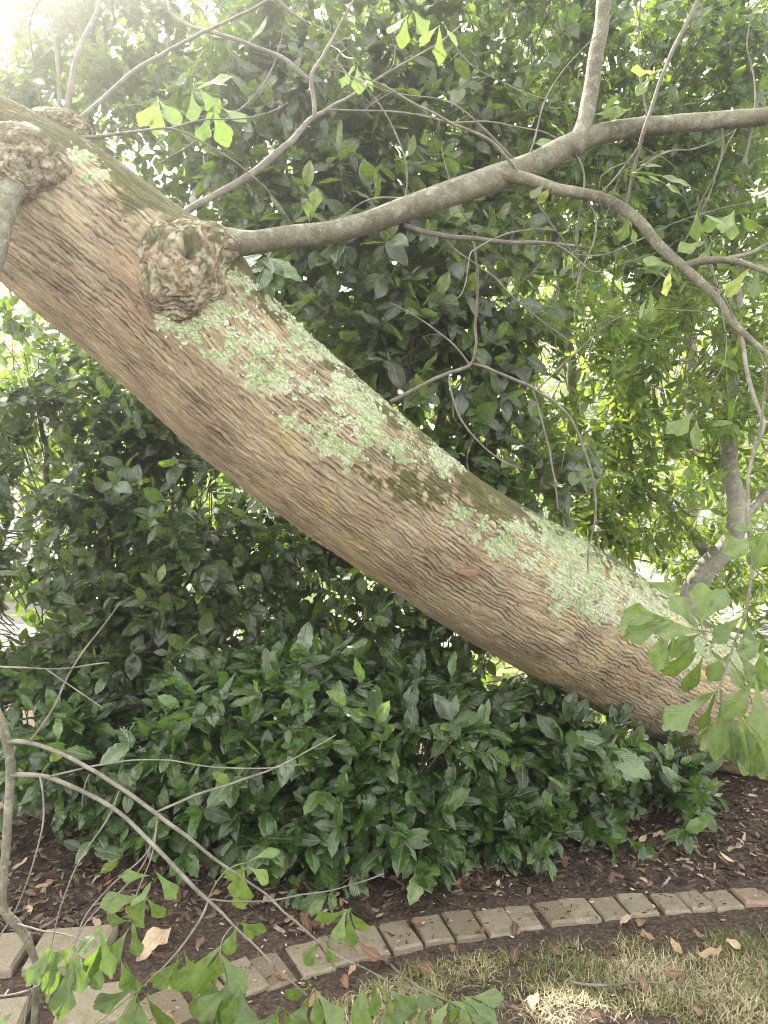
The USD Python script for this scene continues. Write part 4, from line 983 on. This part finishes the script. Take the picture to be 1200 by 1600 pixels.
rng = np.random.default_rng(17)
edging = thing('brick_edging', 'curved edging of worn mossy bricks between mulch bed and dry lawn', 'edging')
EP = np.array([G(px, py) for px, py in ((1420, 1392), (1250, 1398), (1100, 1405), (950, 1418), (820, 1432), (700, 1448), (600, 1466), (500, 1488), (410, 1516), (320, 1550), (220, 1592), (90, 1650))])
es = spline(EP, 400); el = np.r_[0, np.cumsum(np.linalg.norm(np.diff(es[:, :2], axis=0), axis=1))]
pos = 0.0
while pos < el[-1] - .12:
    w = .098 + rng.normal(0, .004)
    i = np.searchsorted(el, pos + w / 2); i = min(max(i, 1), len(es) - 2)
    tg = unit(es[i + 1, :2] - es[i - 1, :2]); ang = rng.normal(0, .035); tg = np.array([tg[0] * math.cos(ang) - tg[1] * math.sin(ang), tg[0] * math.sin(ang) + tg[1] * math.cos(ang)])
    cc = es[i, :2] + rng.normal(0, .005, 2)
    ln_ = np.interp(cc[0], [-.3, .5, 1.4], [.165, .14, .105])
    v, f = brick_mesh(cc, tg, w, ln_, .06, .003 + rng.normal(0, .003), rng)
    put('brick', edging, v, f, 'brick_look', tint=np.full(len(v), rng.uniform(0, 1)), smooth=False)
    pos += w + .007
stones = thing('stone_edging', 'pale flat slab edging at the left behind the hanging oak leaves', 'edging')
for (x0, x1) in ((-330, -150), (-140, 40), (50, 175)):
    a, b = G(x0, 1512 - (x0 + 330) * .06), G(x1, 1512 - (x1 + 330) * .06)
    c = (a + b)[:2] / 2; tg = unit((b - a)[:2]); w = np.linalg.norm((b - a)[:2])
    v, f = brick_mesh(c, tg, w - .01, .2, .06, .022 + rng.normal(0, .002), rng, .009)
    put('stone', stones, v, f, 'brick_look', tint=np.full(len(v), .62), smooth=False)
for (x, y, w) in ((150, 1572, .2), (-30, 1600, .22)):
    g = G(x, y); v, f = brick_mesh(g[:2], np.array([.97, .2]), w, .16, .06, .018, rng, .009)
    put('stone', stones, v, f, 'brick_look', tint=np.full(len(v), .6), smooth=False)

# ------------------------------------------------------------------ litter, mulch, dry grass
rng = np.random.default_rng(23)


def flat_leaf(L, x, y, size, tint, rng, lift=.012):
    a = rng.uniform(0, 6.28)
    L.add(np.array([[x, y, float(gh(x, y)) + lift]]), np.array([[math.cos(a), math.sin(a), rng.uniform(-.15, .3)]]), np.array([[rng.normal(0, .3), rng.normal(0, .3), 1.0]]), size, tint, rng.integers(0, 999))


spots = [(265, 1462, .13, .9, 'largest pale tan dried leaf, on soil beside the slab edging'), (470, 1440, .08, .3, 'small reddish brown dried leaf against the bricks, near the hedge tips'),
         (605, 1508, .09, .35, 'rusty dried leaf on soil just in front of the bricks'), (755, 1465, .07, .35, 'reddish brown dried leaf at the front of the bricks, centre'), (985, 1438, .06, .95, 'pale curled dried leaf at the edge of the dry grass'),
         (1090, 1495, .09, .85, 'straw coloured dried leaf lying in the dry grass'), (1155, 1490, .07, .9, 'pale dried leaf on bare soil near the right edge')]
for x, y, s, t, lab in spots:
    L = Leaves('dry', 'dry_leaf'); g = G(x, y); flat_leaf(L, g[0], g[1], s, t, rng, .03)
    p = L.build(L.all(), 8, 5).put('fallen_leaf', None, 'dry_leaf'); tag(stage.GetPrimAtPath(p), lab, 'leaf')
for k in range(150):
    if k < 70:
        g = G(rng.uniform(-20, 420), rng.uniform(1265, 1465))
    elif k < 110:
        g = G(rng.uniform(560, 1210), rng.uniform(1225, 1390))
    else:
        g = G(rng.uniform(250, 1200), rng.uniform(1420, 1600))
    L = Leaves('dry', 'dry_leaf'); flat_leaf(L, g[0], g[1], rng.uniform(.028, .065), rng.uniform(0, .95), rng, .02)
    p = L.build(L.all(), 6, 5).put('fallen_leaf', None, 'dry_leaf')
    tag(stage.GetPrimAtPath(p), 'small brown dried leaf scattered on the soil around the bed', 'leaf', 'small dried leaves scattered on the ground')
L = Leaves('dry', 'dry_leaf')                                            # the litter deep in the bed
for k in range(1700):
    x = rng.uniform(-2.4, 2.8); y = edge_y(x) + .1 + abs(rng.normal(0, .9))
    flat_leaf(L, x, y, rng.uniform(.018, .055), rng.uniform(.05, 1) ** (.8 if x > .8 else 2.2), rng, rng.uniform(.002, .02))
p = L.build(L.all(), 3, 3).put('leaf_litter', None, 'dry_leaf'); tag(stage.GetPrimAtPath(p), 'brown dead leaves covering the mulch under the shrubs', 'leaf litter', kind='stuff')


def chips(n, xr, yfun, size, tint, lift=lambda x, y: 0):
    b = Bag()
    x = rng.uniform(*xr, n); y = yfun(x, n)
    z = gh(x, y) + lift(x, y)
    box = np.array([[sx, sy, sz] for sx in (-.5, .5) for sy in (-.5, .5) for sz in (-.5, .5)])
    bf = np.array([[0, 1, 3], [0, 3, 2], [4, 6, 7], [4, 7, 5], [0, 4, 5], [0, 5, 1], [2, 3, 7], [2, 7, 6], [0, 2, 6], [0, 6, 4], [1, 5, 7], [1, 7, 3]])
    l = rng.uniform(*size, n); S = np.stack([l, l * rng.uniform(.15, .45, n), l * rng.uniform(.08, .2, n)], 1)
    v = box[None] * S[:, None] * (1 + rng.normal(0, .15, (n, 8, 3)))
    a, t = rng.uniform(0, 6.28, n), rng.normal(0, .3, n)
    ca, sa, ct, st = np.cos(a), np.sin(a), np.cos(t), np.sin(t)
    X, Y, Z = v[..., 0], v[..., 1], v[..., 2]
    X2, Z2 = X * ct[:, None] - Z * st[:, None], X * st[:, None] + Z * ct[:, None]
    vv = np.stack([x[:, None] + X2 * ca[:, None] - Y * sa[:, None], y[:, None] + X2 * sa[:, None] + Y * ca[:, None], z[:, None] + .004 + Z2], -1)
    return vv.reshape(-1, 3), (bf[None] + (np.arange(n) * 8)[:, None, None]).reshape(-1, 3), np.repeat(tint(n), 8)


v, f, t = chips(9000, (-2.4, 3.0), lambda x, n: edge_y(x) + .06 + np.abs(rng.normal(0, .6, n)), (.008, .045), lambda n: rng.uniform(0, 1, n) ** 1.8 * .9)
tag(stage.GetPrimAtPath(put('mulch', None, v, f, 'chip_look', tint=t, smooth=False)), 'dark shredded bark mulch covering the planting bed', 'mulch', kind='stuff')
v, f, t = chips(2800, (-1.6, 2.0), lambda x, n: rng.uniform(1.85, 2.75, n), (.004, .016), lambda n: rng.uniform(0, 1, n) ** 1.5, lambda x, y: .022 * (np.min(np.hypot(x[:, None] - es[None, ::4, 0], y[:, None] - es[None, ::4, 1]), 1) < .075))
tag(stage.GetPrimAtPath(put('soil_crumbs', None, v, f, 'chip_look', tint=t, smooth=False)), 'loose soil crumbs and bits of bark around the bricks', 'debris', kind='stuff')

# dry grass: bent blades, thick in the patches
n = 52000
x = rng.uniform(-.5, 1.6, n); y = rng.uniform(1.9, 2.75, n)
gx_, gy_, _ = project(np.stack([x, y, 0 * x], -1))
dens = fbm(np.stack([x * 4.5, y * 4.5, 0 * x], -1), 3, 77)
front = np.interp(gx_, [300, 500, 620, 760, 900, 1050, 1250], [1640, 1570, 1505, 1482, 1462, 1450, 1440])
prob = np.clip((dens - .31) * 5, .08, 1) * np.clip((gy_ - front) / 12, 0, 1)
keep = rng.uniform(0, 1, n) < prob
x, y = x[keep], y[keep]; n = len(x)
l = rng.uniform(.018, .058, n); a = rng.uniform(0, 6.28, n); lean = rng.uniform(.45, 1.4, n)
p0 = np.stack([x, y, gh(x, y) - .003], -1)
dirh = np.stack([np.cos(a), np.sin(a), 0 * a], -1); wv = np.stack([-np.sin(a), np.cos(a), 0 * a], -1) * rng.uniform(.0009, .0022, n)[:, None]
pts = []
for q in (0, .4, .75, 1.0):
    bend = lean * (.5 + .7 * q)
    c = p0 + dirh * (l * q * np.sin(np.clip(bend, 0, 1.5)))[:, None] + np.array([0, 0, 1.0]) * (l * q * np.cos(np.clip(bend, 0, 1.45)))[:, None] * .8
    pts += [c - wv * (1.05 - q), c + wv * (1.05 - q)]
v = np.stack(pts, 1).reshape(-1, 3)
bf = np.array([[0, 1, 3], [0, 3, 2], [2, 3, 5], [2, 5, 4], [4, 5, 7], [4, 7, 6]])
f = (bf[None] + (np.arange(n) * 8)[:, None, None]).reshape(-1, 3)
gt = np.clip(fbm(np.stack([x * 4, y * 4, 0 * x + 5], -1), 3, 78) * 1.8 - .38 + rng.normal(0, .25, n), 0, 1)
tag(stage.GetPrimAtPath(put('dry_grass', None, v, f, 'straw_look', tint=np.repeat(gt, 8))), 'short straw coloured dormant grass in front of the bricks', 'grass', kind='stuff')

# twigs on the lawn
for lab, pts in (('thin dead twig lying on the grass below the bricks', [(600, 1490), (640, 1530), (700, 1565), (790, 1610)]), ('forked dry stick on bare soil at the lower right', [(890, 1535), (950, 1542), (1010, 1535), (1085, 1540), (1130, 1532)])):
    P = np.array([G(*p) for p in pts]); P[:, 2] = gh(P[:, 0], P[:, 1]) + .012
    s = spline(P, 30); v, f = tube(s, np.linspace(.0045, .002, 30), 6, .2, 4)
    tag(stage.GetPrimAtPath(put('fallen_twig', None, v, f, 'twig_bark')), lab, 'twig')
# a leaf caught on the trunk and the old log under the holly
L = Leaves('dry', 'dry_leaf'); c = W(712, 893, 2.13); L.add(c[None], np.array([[1, -.1, .2]]), np.array([[.1, -.8, .6]]), .085, .45, 3)
tag(stage.GetPrimAtPath(L.build(L.all(), 8, 5).put('fallen_leaf', None, 'dry_leaf')), 'curled brown dried leaf caught on the bark of the trunk', 'leaf')
a, b = G(120, 1262), G(185, 1222); a[2] = b[2] = .09
s = spline([a, (a + b) / 2 + [0, 0, .01], b], 14); v, f = tube(s, .04, 14, .12, 9)
tag(stage.GetPrimAtPath(put('log', None, v, f, 'limb_bark')), 'short grey weathered log lying under the holly at the left', 'log')
tris = sum(len(UsdGeom.Mesh(p).GetFaceVertexCountsAttr().Get()) for p in stage.Traverse() if p.IsA(UsdGeom.Mesh))
print('tris', tris, 'leaves', len(rows), 'prims', sum(used.values()))
